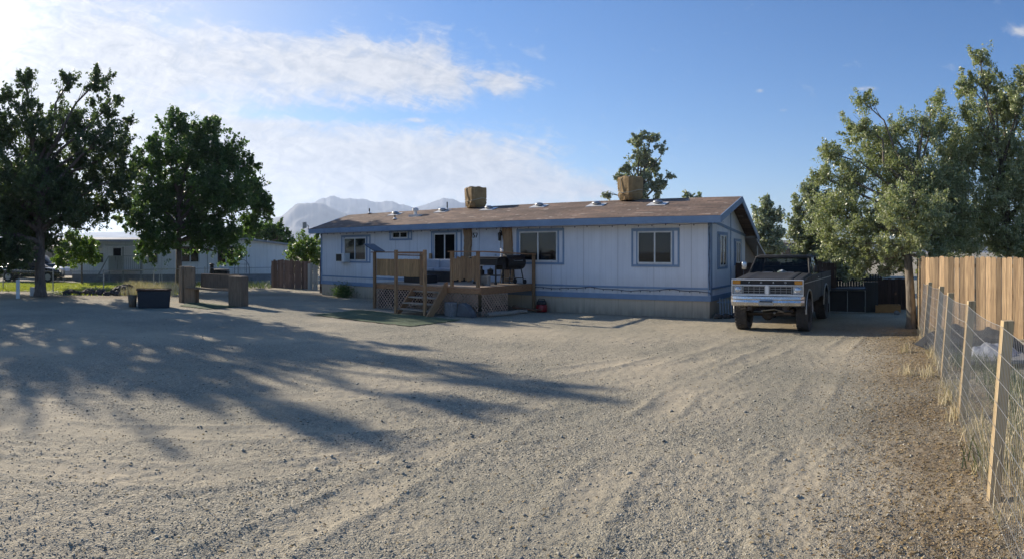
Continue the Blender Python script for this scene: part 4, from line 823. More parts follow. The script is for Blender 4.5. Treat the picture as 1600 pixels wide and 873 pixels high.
def wheel(x, y, s, r=.445, w=.32):
    mb = MB(); hw = w/2
    prof = [(r*.56, -hw*.85), (r*.70, -hw), (r*.90, -hw*1.0), (r*.975, -hw*.86), (r*.975, hw*.86), (r*.90, hw), (r*.70, hw), (r*.56, hw*.85)]
    mb.lathe(prof, 0, 40, (x, y, r-.005), True)
    for k in range(30):
        a0 = 2*math.pi*k/30
        for c, q in ((-.37, .0), (-.13, .5), (.13, 0), (.37, .5)):
            T = Matrix.Translation((x, y, r-.005)) @ Matrix.Rotation(a0+q*2*math.pi/30, 4, 'X') @ Matrix.Rotation(R(18 if c > 0 else -18), 4, 'Z')
            mb.box(c*w-.034, -.033, r*.96, c*w+.034, .033, r*1.005, T)
        for e in (-1, 1):
            T = Matrix.Translation((x, y, r-.005)) @ Matrix.Rotation(a0, 4, 'X'); mb.box(e*hw*.93-.014, -.028, r*.84, e*hw*.93+.014, .028, r*.965, T)
    wo = part('wheel', mb, 'rubber', tk)
    mb = MB(); mb.lathe([(r*.57, -hw*.8), (r*.57, hw*.82), (r*.50, hw*.80), (r*.46, hw*.45), (r*.2, hw*.5), (.07, hw*.62), (0, hw*.62)], 0, 28, (x, y, r)) if s > 0 else mb.lathe([(r*.57, hw*.8), (r*.57, -hw*.82), (r*.50, -hw*.80), (r*.46, -hw*.45), (r*.2, -hw*.5), (.07, -hw*.62), (0, -hw*.62)], 0, 28, (x, y, r))
    part('rim', mb, 'truckdark', wo, 0, False)
for x, s in ((.86, 1), (-.86, -1)):
    for y in (0, -3.38): wheel(x, y, s)
# ------------------------------------------------------------------ fences on the right
wf = thing('wire_fence', 'waist-high welded wire fence on pale leaning wooden posts along the driveway', 'fence')
PT = []
POSTS = [((2.0, 1.5), 1.42), ((3.44, 3.69), 1.41), ((4.88, 5.77), 1.375), ((6.21, 7.78), 1.32), ((7.28, 9.35), 1.32), ((8.35, 11.1), 1.3)]
ddir = Vector((.565, .825, 0)); out = Vector((.825, -.565, 0))
for (x, y), h in POSTS:
    b = Vector((x, y, -.1)); t_ = Vector((x, y, h))+out*.10*h*.9+ddir*.02
    q = Matrix.Rotation(R(6), 4, 'Z'); e = []
    for c, z in ((b, 0), (t_, 0)):
        for sx, sy in ((-1, -1), (1, -1), (1, 1), (-1, 1)): e.append(c+q @ (ddir*sy*.045+out*sx*.045))
    mb = MB(); mb.add(e, [(3,2,1,0),(4,5,6,7),(0,1,5,4),(1,2,6,5),(2,3,7,6),(3,0,4,7)]); part('post', mb, 'post', wf, .004); PT.append((b, t_))
PT.append((Vector((9.25, 12.45, -.1)), Vector((9.35, 12.4, 1.25))))
mb = MB()
for (b0, t0), (b1, t1_) in zip(PT[:-1], PT[1:]):
    o_ = out*-.05; L = (b1-b0).length; n = int(L/.055)
    def pt(u, v):
        a = b0.lerp(b1, u); c = t0.lerp(t1_, u); p = a.lerp(c, v)+o_; p.z += -.03*math.sin(math.pi*u)*v; return p
    for i in range(n+1): mb.tube([pt(i/n, .07), pt(i/n, .5), pt(i/n, .97)], .0017, 3, False)
    for v in (.08, .16, .25, .35, .46, .58, .70, .83, .97): mb.tube([pt(k/6, v) for k in range(7)], .0026, 3, False)
part('wire_mesh', mb, 'wire', wf)
def board_fence(name, label, p0, p1, h, mat, bw=.14, gap=.008, dog=True, posts=2.4, rail_side=1, wob=.03, group=None, thick=.018, z0=0.0, hslope=0.0):
    p0, p1 = Vector((*p0, 0)), Vector((*p1, 0)); d = p1-p0; L = d.length; th_ = thing(name, label, 'fence', p0, math.atan2(d.y, d.x), group); mb = MB(); x = 0
    while x < L-.03:
        w = bw*random.uniform(.93, 1.05); w = min(w, L-x); hh = h+hslope*x/L+random.uniform(-wob, wob); y = random.uniform(-.012, .012); c = .025 if dog else .0; tl = random.uniform(-.006, .006)
        if dog: mb.prism([(x, z0), (x+w-gap, z0), (x+w-gap+tl, hh-c), (x+w-gap-c+tl, hh), (x+c+tl, hh), (x+tl, hh-c)], 1, y, y+thick)
        else: mb.box(x, y, z0, x+w-gap, y+thick, hh)
        x += w
    part('boards', mb, mat, th_); mb = MB(); yy = thick+.006 if rail_side > 0 else -.045
    for z in (.3, h*.55, h-.25): mb.box(0, yy, z, L, yy+.038, z+.085)
    each('rail', mb, mat, th_); x = .05
    while x < L: mb = MB(); mb.box(x, yy+.04*rail_side, -.1, x+.09, yy+.04*rail_side+.09, h-.05); part('post', mb, mat, th_); x += posts
    return th_
C0 = (9.27, 12.5)
board_fence('board_fence', 'tall sunlit cedar board fence behind the wire fence', C0, (9.27+7*math.sin(R(158)), 12.5+7*math.cos(R(158))), 1.84, 'fence', .138, .010, wob=.02)
board_fence('board_fence', 'weathered pale board fence seen edge-on behind the driveway tree trunk', (9.26, 12.52), (10.22, 13.9), 1.80, 'fencegrey', .14, .006, rail_side=-1)
board_fence('board_fence', 'dark red-brown picket fence between the blue gable and the truck', H(HL+.02, 2.75).xy, H(HL+3.4, 2.95).xy, 1.62, 'redwood', .14, .006)
board_fence('board_fence', 'dark brown board fence in shade at the end of the driveway', G(1372, 481).xy, G(1425, 484).xy, 1.05, 'redwood', .14, .006, dog=False)
board_fence('board_fence', 'tall grey slatted fence behind the dark kennel at the end of the driveway', W(1285, 400, 23.4).xy, W(1380, 400, 23.2).xy, 1.15, 'greyshed', .10, .012, dog=False, wob=.0)
kn = thing('kennel', 'low black-sided kennel with a pale pipe frame at the end of the driveway', 'kennel', G(1296, 488), 0); k0 = G(1296, 488); k1 = G(1352, 488); ang = math.atan2((k1-k0).y, (k1-k0).x); kn.rotation_euler = (0, 0, ang); Lk = (k1-k0).length
mb = MB(); mb.box(.03, .05, 0, Lk-.02, 1.2, .72); part('walls', mb, 'blackplastic', kn)
mb = MB(); mb.box(-.03, -.03, .725, Lk+.05, 1.25, .77); part('roof', mb, 'greyshed', kn)
mb = MB(); mb.tube([(0, 0, 0), (0, 0, .72), (Lk, 0, .72), (Lk, 0, 0), (0, 0, .03)], .018, 6); mb.tube([(Lk*.5, 0, 0), (Lk*.5, 0, .72)], .012, 6); part('frame', mb, 'alu', kn)
pn = G(1352, 487); mb = MB(); mb.box(0, 0, 0, .42, .05, .98); [mb.box(.02+.05*i, -.012, .0, .04+.05*i, -.001, .98) for i in range(8)]; solo('metal_sheet', mb, 'greyshed', 'grey corrugated panel standing between the kennel and the orange plank box', 'panel', pn, ang)
pb = thing('plank_box', 'low orange plank planter box at the end of the driveway', 'planter box', G(1368, 488), ang); mb = MB(); mb.box(0, 0, 0, .82, .04, .23); mb.box(0, .045, 0, .04, .5, .23); mb.box(.78, .045, 0, .82, .5, .23); mb.box(0, .5, 0, .82, .54, .23); part('box', mb, 'orangewood', pb)
mb = MB(); mb.box(.05, .05, 0, .77, .49, .17); part('soil', mb, 'soil', pb)
mb = MB(); mb.blob((0, 0, .05), .1, .08, .07, .15); solo('rock', mb, 'concrete', 'pale stone in front of the orange plank box', 'rock', G(1401, 491))
# tarps between the two fences
def sheet(name, label, cat, c, sx, sy, h, mat, sd, rot=0):
    n = 34; V = []; x = np.linspace(-1, 1, n); X, Y = np.meshgrid(x, x, indexing='ij'); r = np.clip(1-(X**4+Y**4)*.9, 0, 1)
    Z = h*r*(.55+1.1*fbm(X*1.7+sd, Y*1.7, 4, sd)+.45*np.abs(fbm(X*4+sd, Y*4, 2, sd+3)))+.01; Z = np.maximum(Z, .0)
    mb = MB(); mb.add([(X[i, j]*sx, Y[i, j]*sy, Z[i, j]) for i in range(n) for j in range(n)], [(i*n+j, (i+1)*n+j, (i+1)*n+j+1, i*n+j+1) for i in range(n-1) for j in range(n-1)])
    return solo(name, mb, mat, label, cat, c, rot, smooth=True)
sheet('tarp_pile', 'black tarp heaped over junk at the foot of the cedar board fence', 'tarp', (8.45, 9.7, 0), .9, 1.4, .55, 'tarp', 3., R(-20))
sheet('silver_bag', 'crumpled silver-white plastic sheet on the black tarp', 'plastic sheet', (7.8, 8.35, .10), .42, .45, .26, 'silver', 8., R(30))
mb = MB(); mb.box(-.55, -.45, 0, .55, .45, .07); solo('flat_board', mb, 'concrete', 'flat pale grey board lying under the silver sheet', 'board', (7.62, 8.1, .08), R(-35), bev=.01)
# ------------------------------------------------------------------ bench, planter, small yard things
A = G(281, 472); B = G(380, 479); d = B-A; be = thing('wooden_bench', 'rustic bench of thick wooden slabs with two tall slab ends on the gravel', 'bench', A, math.atan2(d.y, d.x)); L = d.length
mb = MB(); mb.box(-.02, -.05, -.03, .15, .55, 1.40); part('armrest', mb, 'slabpale', be, .02)
mb = MB(); mb.box(.16, .05, -.03, .72, .13, 1.38); part('side_board', mb, 'slabpale', be, .015)
mb = MB(); mb.box(L-.62, -.1, -.03, L, .32, 1.08); part('armrest', mb, 'slab', be, .03, label='tall dark right-hand slab end with a pale top edge')
mb = MB(); mb.box(.725, .42, .60, L-.5, .49, 1.12); part('backrest', mb, 'slab', be, .015)
mb = MB(); mb.box(.35, -.08, .54, L-.625, .40, .60); part('seat', mb, 'slab', be, .012)
mb = MB(); mb.box(.45, .16, -.03, .68, .38, .535); part('leg', mb, 'slab', be, .01)
A = G(214, 481); B = G(267, 481); d = B-A; L = d.length; pl = thing('planter', 'long dark blue-black planter tub with rusty rim, filled with dry soil', 'planter', A, math.atan2(d.y, d.x))
mb = MB(); mb.prism([(.05, 0), (L-.05, 0), (L, .60), (0, .60)], 1, -.02, .62); part('tub', mb, 'tub', pl, .02)
mb = MB(); mb.box(-.03, -.05, .61, L+.03, -.02, .66); mb.box(-.03, .62, .61, L+.03, .65, .66); mb.box(-.03, -.02, .61, .0, .62, .66); mb.box(L, -.02, .61, L+.03, .62, .66); part('rim', mb, 'rust', pl)
mb = MB(); mb.box(.02, .0, .605, L-.02, .6, .64); part('soil', mb, 'soil', pl)
mb = MB(); mb.lathe([(0, 0), (.13, 0), (.17, .42), (.155, .42), (.12, .05)], 2, 18); solo('bucket', mb, 'slab', 'small brown bucket standing against the left end of the dark planter', 'bucket', G(207, 479), smooth=True)
for k, (px, py) in enumerate(((112, 459), (122, 460), (131, 459), (140, 460), (148, 459), (157, 460), (166, 461), (174, 460), (182, 461), (190, 459), (196, 457), (104, 460))):
    p = G(px, py); s = random.uniform(.16, .30); 
    if k in (9, 10): s = .42
    mb = MB(); mb.blob((0, 0, s*.35), s, s*.75, s*.6, .22, seed=k+20)
    lb = 'smaller dark rock within the row edging the lawn'
    if k == 9: lb = 'largest dark rock at the right end of the lawn edging row'
    if k == 10: lb = 'second largest dark rock, last in the lawn edging row'
    if k == 11: lb = 'leftmost dark rock of the lawn edging row'
    solo('rock', mb, 'rockdark', lb, 'rock', p, k, 'rocks edging the lawn')
for px, py, w, h, lb in ((28, 466, .16, .80, 'narrow pale utility pedestal left of the big tree trunk'), (52, 462, .30, .40, 'short wide pale utility box beside the big tree trunk')):
    p = G(px, py); mb = MB(); mb.box(-w/2, -w*.3, -.02, w/2, w*.3, h); solo('utility_box', mb, 'white', lb, 'utility box', p, R(40), bev=.02)
# lawn
lawn = [(-10, 452), (60, 456), (110, 461), (200, 460), (262, 454), (330, 448), (330, 443.5), (200, 442.5), (120, 441), (30, 441), (-40, 442)]
mb = MB(); pp = [G(*q) for q in lawn]; mb.add([(p.x, p.y, .018) for p in pp], [tuple(range(len(pp)))]); M['lawnbase'] = pm('lawn_soil', (.20, .22, .05), (.13, .15, .04), 1.2, .95)
o = kind(link('lawn', mesh_from('lawn', mb.v, mb.f, mb.r, [M['lawnbase']])), 'structure')
M['grassleaf'] = leafmat('lawn_grass', (.24, .27, .05), (.46, .45, .13), .4)
cs = []
for _ in range(1500):
    q = rng.random(); px = -20+rng.random()*290; py = 442.5+(18 if px > 100 else 12)*rng.random()**1.3; p = G(px, py); cs.append((p.x, p.y, 1))
blades('lawn_grass', cs, 14, .09, .25, 'grassleaf', 'yellow-green mown lawn in front of the grey home', .02, .3)
cs = [(*G(random.uniform(190, 285), random.uniform(449, 462)).xy, random.uniform(.5, 1.5)) for _ in range(90)]
blades('dry_grass', cs, 26, .42, .22, 'straw', 'dry pale brush along the edge behind the dark planter', .012)
cs = [(*G(random.uniform(285, 425), random.uniform(443, 450)).xy, random.uniform(.4, 1.0)) for _ in range(70)]
blades('weeds', cs, 22, .35, .3, 'weed', 'weeds along the foot of the grey home', .015)
# chain-link fence
cf = thing('chain_link_fence', 'low chain-link fence with steel rail round the neighbouring yard', 'fence')
cp = [(-60, 452), (5, 451), (83, 456), (162, 455), (240, 449), (320, 446), (372, 444), (424, 443)]; pts = []
for px, py in cp: p = G(px, py); pts.append(p); mb = MB(); mb.cyl((p.x, p.y, -.05), (p.x, p.y, 1.05), .03, .03, 8); mb.blob((p.x, p.y, 1.07), .035, .035, .04, 0, 8, 5); part('post', mb, 'galv', cf)
mb = MB(); mb.tube([(p.x, p.y, 1.0) for p in pts], .02, 6); part('rail', mb, 'galv', cf)
mb = MB()
for a, b in zip(pts[:-1], pts[1:]):
    L = (b-a).length; n = int(L/.14); h = .95; k = h/L
    for i in range(-int(h/.14), n+1):
        for sg in (1, -1):
            u0, u1 = i*.14/L, (i*.14+h)/L; z0_, z1_ = (.02, h) if sg > 0 else (h, .02); c0, c1 = max(u0, 0), min(u1, 1)
            if c1 <= c0: continue
            f = lambda u: z0_+(z1_-z0_)*(u-u0)/(u1-u0); p, q = a.lerp(b, c0), a.lerp(b, c1); mb.tube([(p.x, p.y, f(c0)), (q.x, q.y, f(c1))], .0028, 3, False)
part('wire_mesh', mb, 'galv', cf)
# wooden fences at far left of the home
board_fence('picket_fence', 'brown weathered board fence right of the grey neighbouring home', W(424, 400, 35.5).xy, W(481, 400, 34).xy, 1.50, 'picket', .15, .012, dog=False, wob=.05)
board_fence('plank_fence', 'pale grey-painted planks between the brown fence and the dark gate', W(481, 400, 33.6).xy, W(497, 400, 33.2).xy, 1.32, 'greyboard', .16, .02, dog=False, wob=.08)
gt = thing('gate', 'narrow dark slatted gate beside the left corner of the blue home', 'gate', H(-.38, .25), HA); mb = MB()
for k in range(4): mb.box(-.05+.12*k, 0, .05, .02+.12*k, .03, 1.72)
part('slats', mb, 'redwood', gt); mb = MB(); mb.box(-.06, .032, .25, .4, .07, .35); mb.box(-.06, .032, 1.3, .4, .07, 1.4); each('brace', mb, 'redwood', gt)
# ------------------------------------------------------------------ neighbouring home
A = W(112, 400, 43.5); B = W(455, 400, 45); d = B-A; nh = thing('neighbouring_home', 'long grey-white mobile home with low roof behind the chain-link fence', 'mobile home', (A.x, A.y, 0), math.atan2(d.y, d.x)); L = d.length
def nx(px):                                  # local x of a pixel column on the facade
    a = (px-800)/F; s, c = math.sin(a), math.cos(a); dx, dy = d.x/L, d.y/L
    return (A.y*s-A.x*c)/(dx*c-dy*s)
def nz(px, py): x = nx(px); p = Vector((A.x, A.y, 0))+d*(x/L); return HC+(HY-py)/F*math.hypot(p.x, p.y)
WL = nx(300)
mb = MB(); mb.box(0, .01, .45, WL, 6, 2.72); mb.prism([(WL, .45), (L, .45), (L, nz(453, 384)), (nx(385), nz(385, 375)), (WL, nz(320, 381))], 1, 0, 6); part('wall', mb, 'nwall', nh)
mb = MB(); mb.box(.03, .03, -.1, L-.03, 5.9, .45); part('skirting', mb, 'nskirt', nh)
mb = MB(); mb.prism([(-.3, 2.74), (6.2, 2.74), (3, 3.0)], 0, -.3, WL); mb.box(-.32, -.34, 2.66, WL, -.3, 2.80)
e = nx(385); z1_, z2_, z3_ = nz(320, 381), nz(385, 375), nz(453, 384)
mb.prism([(WL-.4, z1_), (e, z2_), (L+.25, z3_-.02), (L+.25, z3_+.10), (e, z2_+.14), (WL-.4, z1_+.14)], 1, -.25, 6.2); part('roof', mb, 'nroof', nh)
def nwin(p0, p1, y0, y1, cur=None):
    x0, x1, z0, z1 = nx(p0), nx(p1), nz(p0, y1), nz(p0, y0); mb = MB(); mb.box(x0, -.02, z0, x1, -.002, z1); w = part('window', mb, 'room', nh)
    mb = MB(); f = .07; mb.box(x0-f, -.05, z0-f, x0, -.003, z1+f); mb.box(x1, -.05, z0-f, x1+f, -.003, z1+f); mb.box(x0, -.05, z0-f, x1, -.003, z0); mb.box(x0, -.05, z1, x1, -.003, z1+f); mb.box((x0+x1)/2-.03, -.045, z0, (x0+x1)/2+.03, -.022, z1); part('frame', mb, 'white', w)
    if cur: mb = MB(); mb.box((x0+x1)/2+.04, -.03, z0+.02, x1-.02, -.024, z1-.02); part('curtain', mb, cur, w)
    mb = MB(); mb.box(x0, -.04, z0, x1, -.036, z1); part('pane', mb, 'glass', w)
nwin(121, 144, 390, 407); nwin(232, 246, 396, 410); nwin(284, 310, 388, 409, 'curtain'); nwin(340, 366, 385, 411, 'curtain')
mb = MB(); mb.box(nx(176), -.03, .9, nx(190), -.002, nz(176, 385)); dd = part('door', mb, 'white', nh)
mb = MB(); mb.box(nx(177), -.04, nz(177, 404), nx(189), -.032, nz(176, 388)); part('door_glass', mb, 'room', dd)
mb = MB(); mb.box(nx(154), -.06, nz(150, 410), nx(161), -.003, nz(150, 396)); part('wall_hanging', mb, 'greyshed', nh)
mb = MB(); mb.box(nx(150), -.3, nz(150, 388), nx(159), -.003, nz(150, 381)); part('wall_air_conditioner', mb, 'alu', nh)
mb = MB(); mb.box(nx(324)-.02, -.02, .5, nx(324)+.02, -.003, 2.6); mb.box(e-.02, -.02, .5, e+.02, -.003, 2.6); mb.box(nx(222)-.02, -.02, .5, nx(222)+.02, -.003, 2.6); each('seam_strip', mb, 'nskirt', nh)
pc = thing('porch', 'small pale wooden porch with railing and steps against the grey neighbouring home', 'porch', (A.x, A.y, 0), math.atan2(d.y, d.x)); x0, x1 = nx(170), nx(220)
mb = MB(); mb.box(x0, -1.5, .72, x1, -.06, .80); part('floor', mb, 'greyboard', pc)
for x in (x0+.05, nx(192), x1-.05): mb = MB(); mb.box(x-.05, -1.52, -.05, x+.05, -1.42, 2.3 if x > nx(180) else 1.7); part('post', mb, 'greyboard', pc)
mb = MB(); mb.box(x0, -1.50, .82, nx(192)-.06, -1.47, 1.66); part('side_panel', mb, 'greyboard', pc)
mb = MB(); x = nx(192)+.1
while x < x1-.1: mb.box(x, -1.49, .82, x+.03, -1.46, 1.60); x += .13
part('baluster', mb, 'greyboard', pc); mb = MB(); mb.box(x0, -1.53, 1.665, x1, -1.44, 1.71); part('handrail', mb, 'greyboard', pc)
mb = MB(); mb.box(x0-.2, -1.7, 2.38, x1+.1, -.36, 2.43); part('porch_roof', mb, 'nroof', pc)
for k in range(3): mb = MB(); mb.box(x0-.3*(k+1), -1.45, .52-.2*k, x0-.3*k-.02, -.5, .57-.2*k); part('step', mb, 'greyboard', pc)
mb = MB(); mb.prism([(x0-.95, .05), (x0-.8, .05), (x0-.0, 1.62), (x0-.0, 1.72)], 1, -1.5, -1.46); part('stair_rail', mb, 'greyboard', pc)
# white plant stand, trellis, pot by the neighbour fence
p = G(251, 443); ps = thing('plant_stand', 'white metal plant stand behind the chain-link fence', 'plant stand', p); mb = MB()
for sx in (-1, 1): mb.tube([(sx*.12, 0, 0), (sx*.07, 0, .75), (sx*.28, 0, 1.1)], .022, 6)
mb.tube([(-.28, 0, 1.1), (-.28, 0, 1.25)], .02, 6); mb.tube([(.28, 0, 1.1), (.28, 0, 1.25)], .02, 6); mb.tube([(-.28, 0, 1.1), (.28, 0, 1.1)], .018, 6); part('frame', mb, 'white', ps)
p = G(378, 443.5); tr_ = thing('trellis', 'arched green metal trellis leaning by the chain-link fence', 'trellis', p); mb = MB()
mb.tube([(-.5*math.cos(q)*1.0, 0, .9+.6*math.sin(q)) for q in np.linspace(0, math.pi, 13)], .02, 6); mb.tube([(-.5, 0, 0), (-.5, 0, .9)], .02, 6); mb.tube([(.5, 0, 0), (.5, 0, .9)], .02, 6); part('arch', mb, 'nskirt', tr_)
mb = MB(); [mb.tube([(-.5, 0, z), (.5, 0, z)], .012, 5) for z in (.3, .6, .9, 1.2)]; [mb.tube([(x, 0, 0), (x, 0, 1.3)], .012, 5) for x in (-.2, .2)]; part('bars', mb, 'nskirt', tr_)
mb = MB(); mb.cyl((0, 0, 0), (0, 0, 1.2), .14, .12, 12); mb.blob((0, 0, 1.22), .15, .15, .07, .0); solo('dark_post', mb, 'blackplastic', 'short dark round post just above the bench back', 'post', G(331, 445))
mb = MB(); mb.box(-.6, -.2, .0, .6, .2, .80); mb.lathe([(.62, .0), (.60, .08), (0, .14)], 2, 20, (0, 0, .82)); solo('covered_grill', mb, 'blackplastic', 'low dark covered barbecue behind the bench back', 'barbecue', G(343, 444), bev=.03)
# ------------------------------------------------------------------ parked vehicles far left
def car(name, label, cat, c, rz, prof, cabin, w, mat, wheels, wr=.33):
    t = thing(name, label, cat, c, rz); mb = MB(); mb.prism(prof, 1, -w/2, w/2); part('body', mb, mat, t, .08, True)
    mb = MB(); mb.prism(cabin, 1, -w/2+.13, w/2-.13); cb_ = part('cabin', mb, 'carglass' if 0 else 'black', t, .08, True)
    cx = sum(p[0] for p in cabin)/len(cabin); cz = sum(p[1] for p in cabin)/len(cabin)
    top = max(p[1] for p in cabin); tx = [p[0] for p in cabin if p[1] > top-.12]; mb = MB(); mb.box(min(tx)+.05, -w/2+.2, top-.02, max(tx)-.05, w/2-.2, top+.03); part('roof', mb, mat, t, .02)
    inner = [((x-cx)*.86+cx, (z-cz)*.74+cz+.02) for x, z in cabin]; mb = MB(); mb.prism(inner, 1, -w/2+.112, -w/2+.128); mb.prism(inner, 1, w/2-.128, w/2-.112); part('side_glass', mb, 'solar', t)
    for x in wheels:
        for s in (-1, 1):
            mb = MB(); mb.lathe([(0, -.11), (wr*.9, -.11), (wr, -.07), (wr, .07), (wr*.9, .11), (0, .11)], 1, 20, (x, s*(w/2-.06), wr)); wh = part('wheel', mb, 'rubberplain', t)
            mb = MB(); mb.lathe([(0, s*.118), (wr*.6, s*.116), (wr*.62, s*.10)], 1, 16, (x, s*(w/2-.06), wr)); part('rim', mb, 'alu', wh)
    for s in (-1, 1): xr = max(p[0] for p in prof)-.03; mb = MB(); mb.box(xr, s*w*.36-.13, .62, xr+.04, s*w*.36+.13, .74); part('headlight', mb, 'lens', t)
    return t
sed = [(-2.2, .3), (-2.25, .75), (-2.1, .95), (-1.2, 1.0), (.9, .97), (2.0, .80), (2.2, .62), (2.2, .3)]; cab_ = [(-1.6, .97), (-.95, 1.40), (.35, 1.42), (1.15, .95)]
car('parked_car', 'black sedan parked behind the trunk of the big left tree', 'car', W(48, 400, 43.0).xy.to_3d(), R(30), sed, cab_, 1.75, 'carblack', (-1.35, 1.35))
suv = [(-2.5, .45), (-2.55, .95), (-2.4, 1.05), (1.1, 1.12), (2.3, 1.05), (2.5, .9), (2.5, .45)]; cabs = [(-.9, 1.05), (-.8, 1.65), (.6, 1.68), (1.2, 1.1)]
car('parked_pickup', 'dark pickup with a pale roof edge parked behind the black sedan', 'pickup truck', W(58, 400, 48.5).xy.to_3d(), R(24), suv, cabs, 1.85, 'cargreen', (-1.6, 1.6), .4)
car('white_car', 'small white car parked nose-on beside the grey home, seen past the chain-link fence', 'car', W(107, 400, 47).xy.to_3d(), R(-60), sed, cab_, 1.7, 'carwhite', (-1.35, 1.35))
mbx = thing('red_box', 'small dark red box on a thin post beside the white car', 'box', G(100, 440)); mb = MB(); mb.cyl((0, 0, 0), (0, 0, 1.0), .03, .03, 8); part('post', mb, 'galv', mbx); mb = MB(); mb.box(-.17, -.12, 1.0, .17, .12, 1.5); part('box', mb, 'rust', mbx, .02)
# distant buildings
A2 = W(1208, 400, 48); B2 = W(1248, 400, 47); dv = B2-A2; fh = thing('distant_house', 'grey house wall with flat dark roof edge behind the trees beyond the truck', 'house', (A2.x, A2.y, 0), math.atan2(dv.y, dv.x)); Lf = dv.length
mb = MB(); mb.box(-1, 0, 0, Lf+3, 6, 2.62); part('wall', mb, 'nskirt', fh); mb = MB(); mb.box(-1.2, -.3, 2.63, Lf+3.2, 6.2, 2.82); part('roof', mb, 'nroof', fh); mb = MB(); mb.box(.8, -.03, 1.5, 1.6, -.003, 2.2); part('window', mb, 'room', fh)
fl = thing('distant_house', 'pale low house glimpsed far behind the parked cars at the left', 'house', W(60, 400, 62).xy.to_3d(), R(38)); mb = MB(); mb.box(-4, 0, 0, 8, 6, 2.5); part('wall', mb, 'tancurtain', fl); mb = MB(); mb.prism([(-.4, 2.52), (6.4, 2.52), (3, 3.3)], 0, -4.4, 8.4); part('roof', mb, 'nroof', fl)
# ------------------------------------------------------------------ mountains
def ridge(name, label, sil, R0, depth, sd, rough):
    az = np.linspace(-60, 45, 1100)*math.pi/180; px = 800+az*F; ys = np.interp(px, [s[0] for s in sil], [s[1] for s in sil]); Hh = np.maximum((HY-ys)/F*R0, 5); Hh = Hh*(1+.10*fbm(px/16, px*0+sd, 4, sd)+.05*np.abs(fbm(px/5, px*0+sd, 3, sd+5)))
    q = np.linspace(-1, 1, 60); Z = []; 
    Rr = R0+q*depth; AZ, RR = np.meshgrid(az, Rr, indexing='ij'); X, Y = RR*np.sin(AZ), RR*np.cos(AZ)
    pr = np.where(q < 0, (1+q)**1.15, (1-q)**1.1); nz_ = fbm(X/600, Y/600, 6, sd)
    Z = Hh[:, None]*pr[None]*(1+rough*2.6*nz_*(1-pr[None])) + 0*nz_; rid = 1-np.abs(2*vn(X/260, Y/420, sd)-1); Z += (rid-.5)*.16*Hh[:, None]*np.sin(np.pi*pr[None])+(1-np.abs(2*vn(X/90, Y/140, sd+2)-1)-.5)*.07*Hh[:, None]*np.sin(np.pi*pr[None]); Z[:, 0] = -20; Z[:, -1] = -20
    V = np.stack([X, Y, Z], -1).reshape(-1, 3); n = len(q); i = np.arange(len(az)-1)[:, None]; j = np.arange(n-1)[None]
    Fq = np.stack([i*n+j, (i+1)*n+j, (i+1)*n+j+1, i*n+j+1], -1).reshape(-1, 4)
    o = kind(link(name, fast_mesh(name, V, Fq, None, M['mount'], True)), 'structure'); o['label'] = label
M['mount'] = pm('mountain_rock', (.10, .10, .11), (.06, .065, .075), .003, .95, bmp=0)
ridge('mountains', 'hazy jagged far mountain range', [(-400, 372), (0, 368), (150, 362), (300, 362), (400, 358), (440, 345), (470, 328), (488, 317), (500, 310), (516, 304), (532, 307.5), (548, 307), (568, 308), (586, 314), (600, 313.5), (614, 314.5), (628, 320), (648, 324.5), (660, 321.5), (678, 313), (692, 308), (704, 309.5), (722, 315), (750, 325), (790, 345), (850, 362), (1000, 375), (1300, 378), (1600, 380)], 5200, 1100, 3., .7)
ridge('mountains', 'nearer hazy mountain shoulder on the left', [(-400, 385), (0, 384), (200, 380), (330, 372), (400, 352), (420, 343), (440, 337), (452, 325), (461, 317), (470, 315.5), (484, 316), (504, 317.5), (514, 323), (532, 330), (552, 338), (580, 348), (620, 362), (700, 378), (800, 388), (1600, 390)], 3800, 800, 8., .8)
# ------------------------------------------------------------------ haze
mb = MB(); mb.box(-6800, -6800, -25, 6800, 6800, 490)
hm = bpy.data.materials.new('haze_air'); hm.use_nodes = True; t = hm.node_tree; t.nodes.remove(t.nodes['Principled BSDF'])
pv = N(t, 'ShaderNodeVolumePrincipled', i_Density=1.35e-4, i_Anisotropy=.35); pv.inputs['Color'].default_value = (.64, .77, 1.0, 1); t.links.new(pv.outputs[0], t.nodes['Material Output'].inputs['Volume'])
ho = link('haze', mesh_from('haze', mb.v, mb.f, mb.r, [hm])); kind(ho, 'stuff')
bm = bmesh.new(); bm.from_mesh(ho.data); bmesh.ops.recalc_face_normals(bm, faces=bm.faces); bm.to_mesh(ho.data); bm.free()
# ------------------------------------------------------------------ sky and sun
SAZ, SEL = R(-52), R(23.6)
world = bpy.data.worlds.new('World'); scene.world = world; world.use_nodes = True; t = world.node_tree; bg = t.nodes['Background']
sky = N(t, 'ShaderNodeTexSky', sky_type='NISHITA'); sky.sun_disc = False; sky.sun_elevation = SEL; sky.sun_rotation = SAZ; sky.air_density = 1.0; sky.dust_density = .05; sky.ozone_density = 2.5; sky.altitude = 1300
tc = N(t, 'ShaderNodeTexCoord'); sp = N(t, 'ShaderNodeSeparateXYZ'); t.links.new(tc.outputs['Generated'], sp.inputs[0])
az = math_(t, 'ARCTAN2', sp.outputs[0], sp.outputs[1]); hyp = math_(t, 'SQRT', math_(t, 'ADD', math_(t, 'MULTIPLY', sp.outputs[0], sp.outputs[0]), math_(t, 'MULTIPLY', sp.outputs[1], sp.outputs[1])))
el = math_(t, 'DIVIDE', sp.outputs[2], math_(t, 'MAXIMUM', hyp, .05))
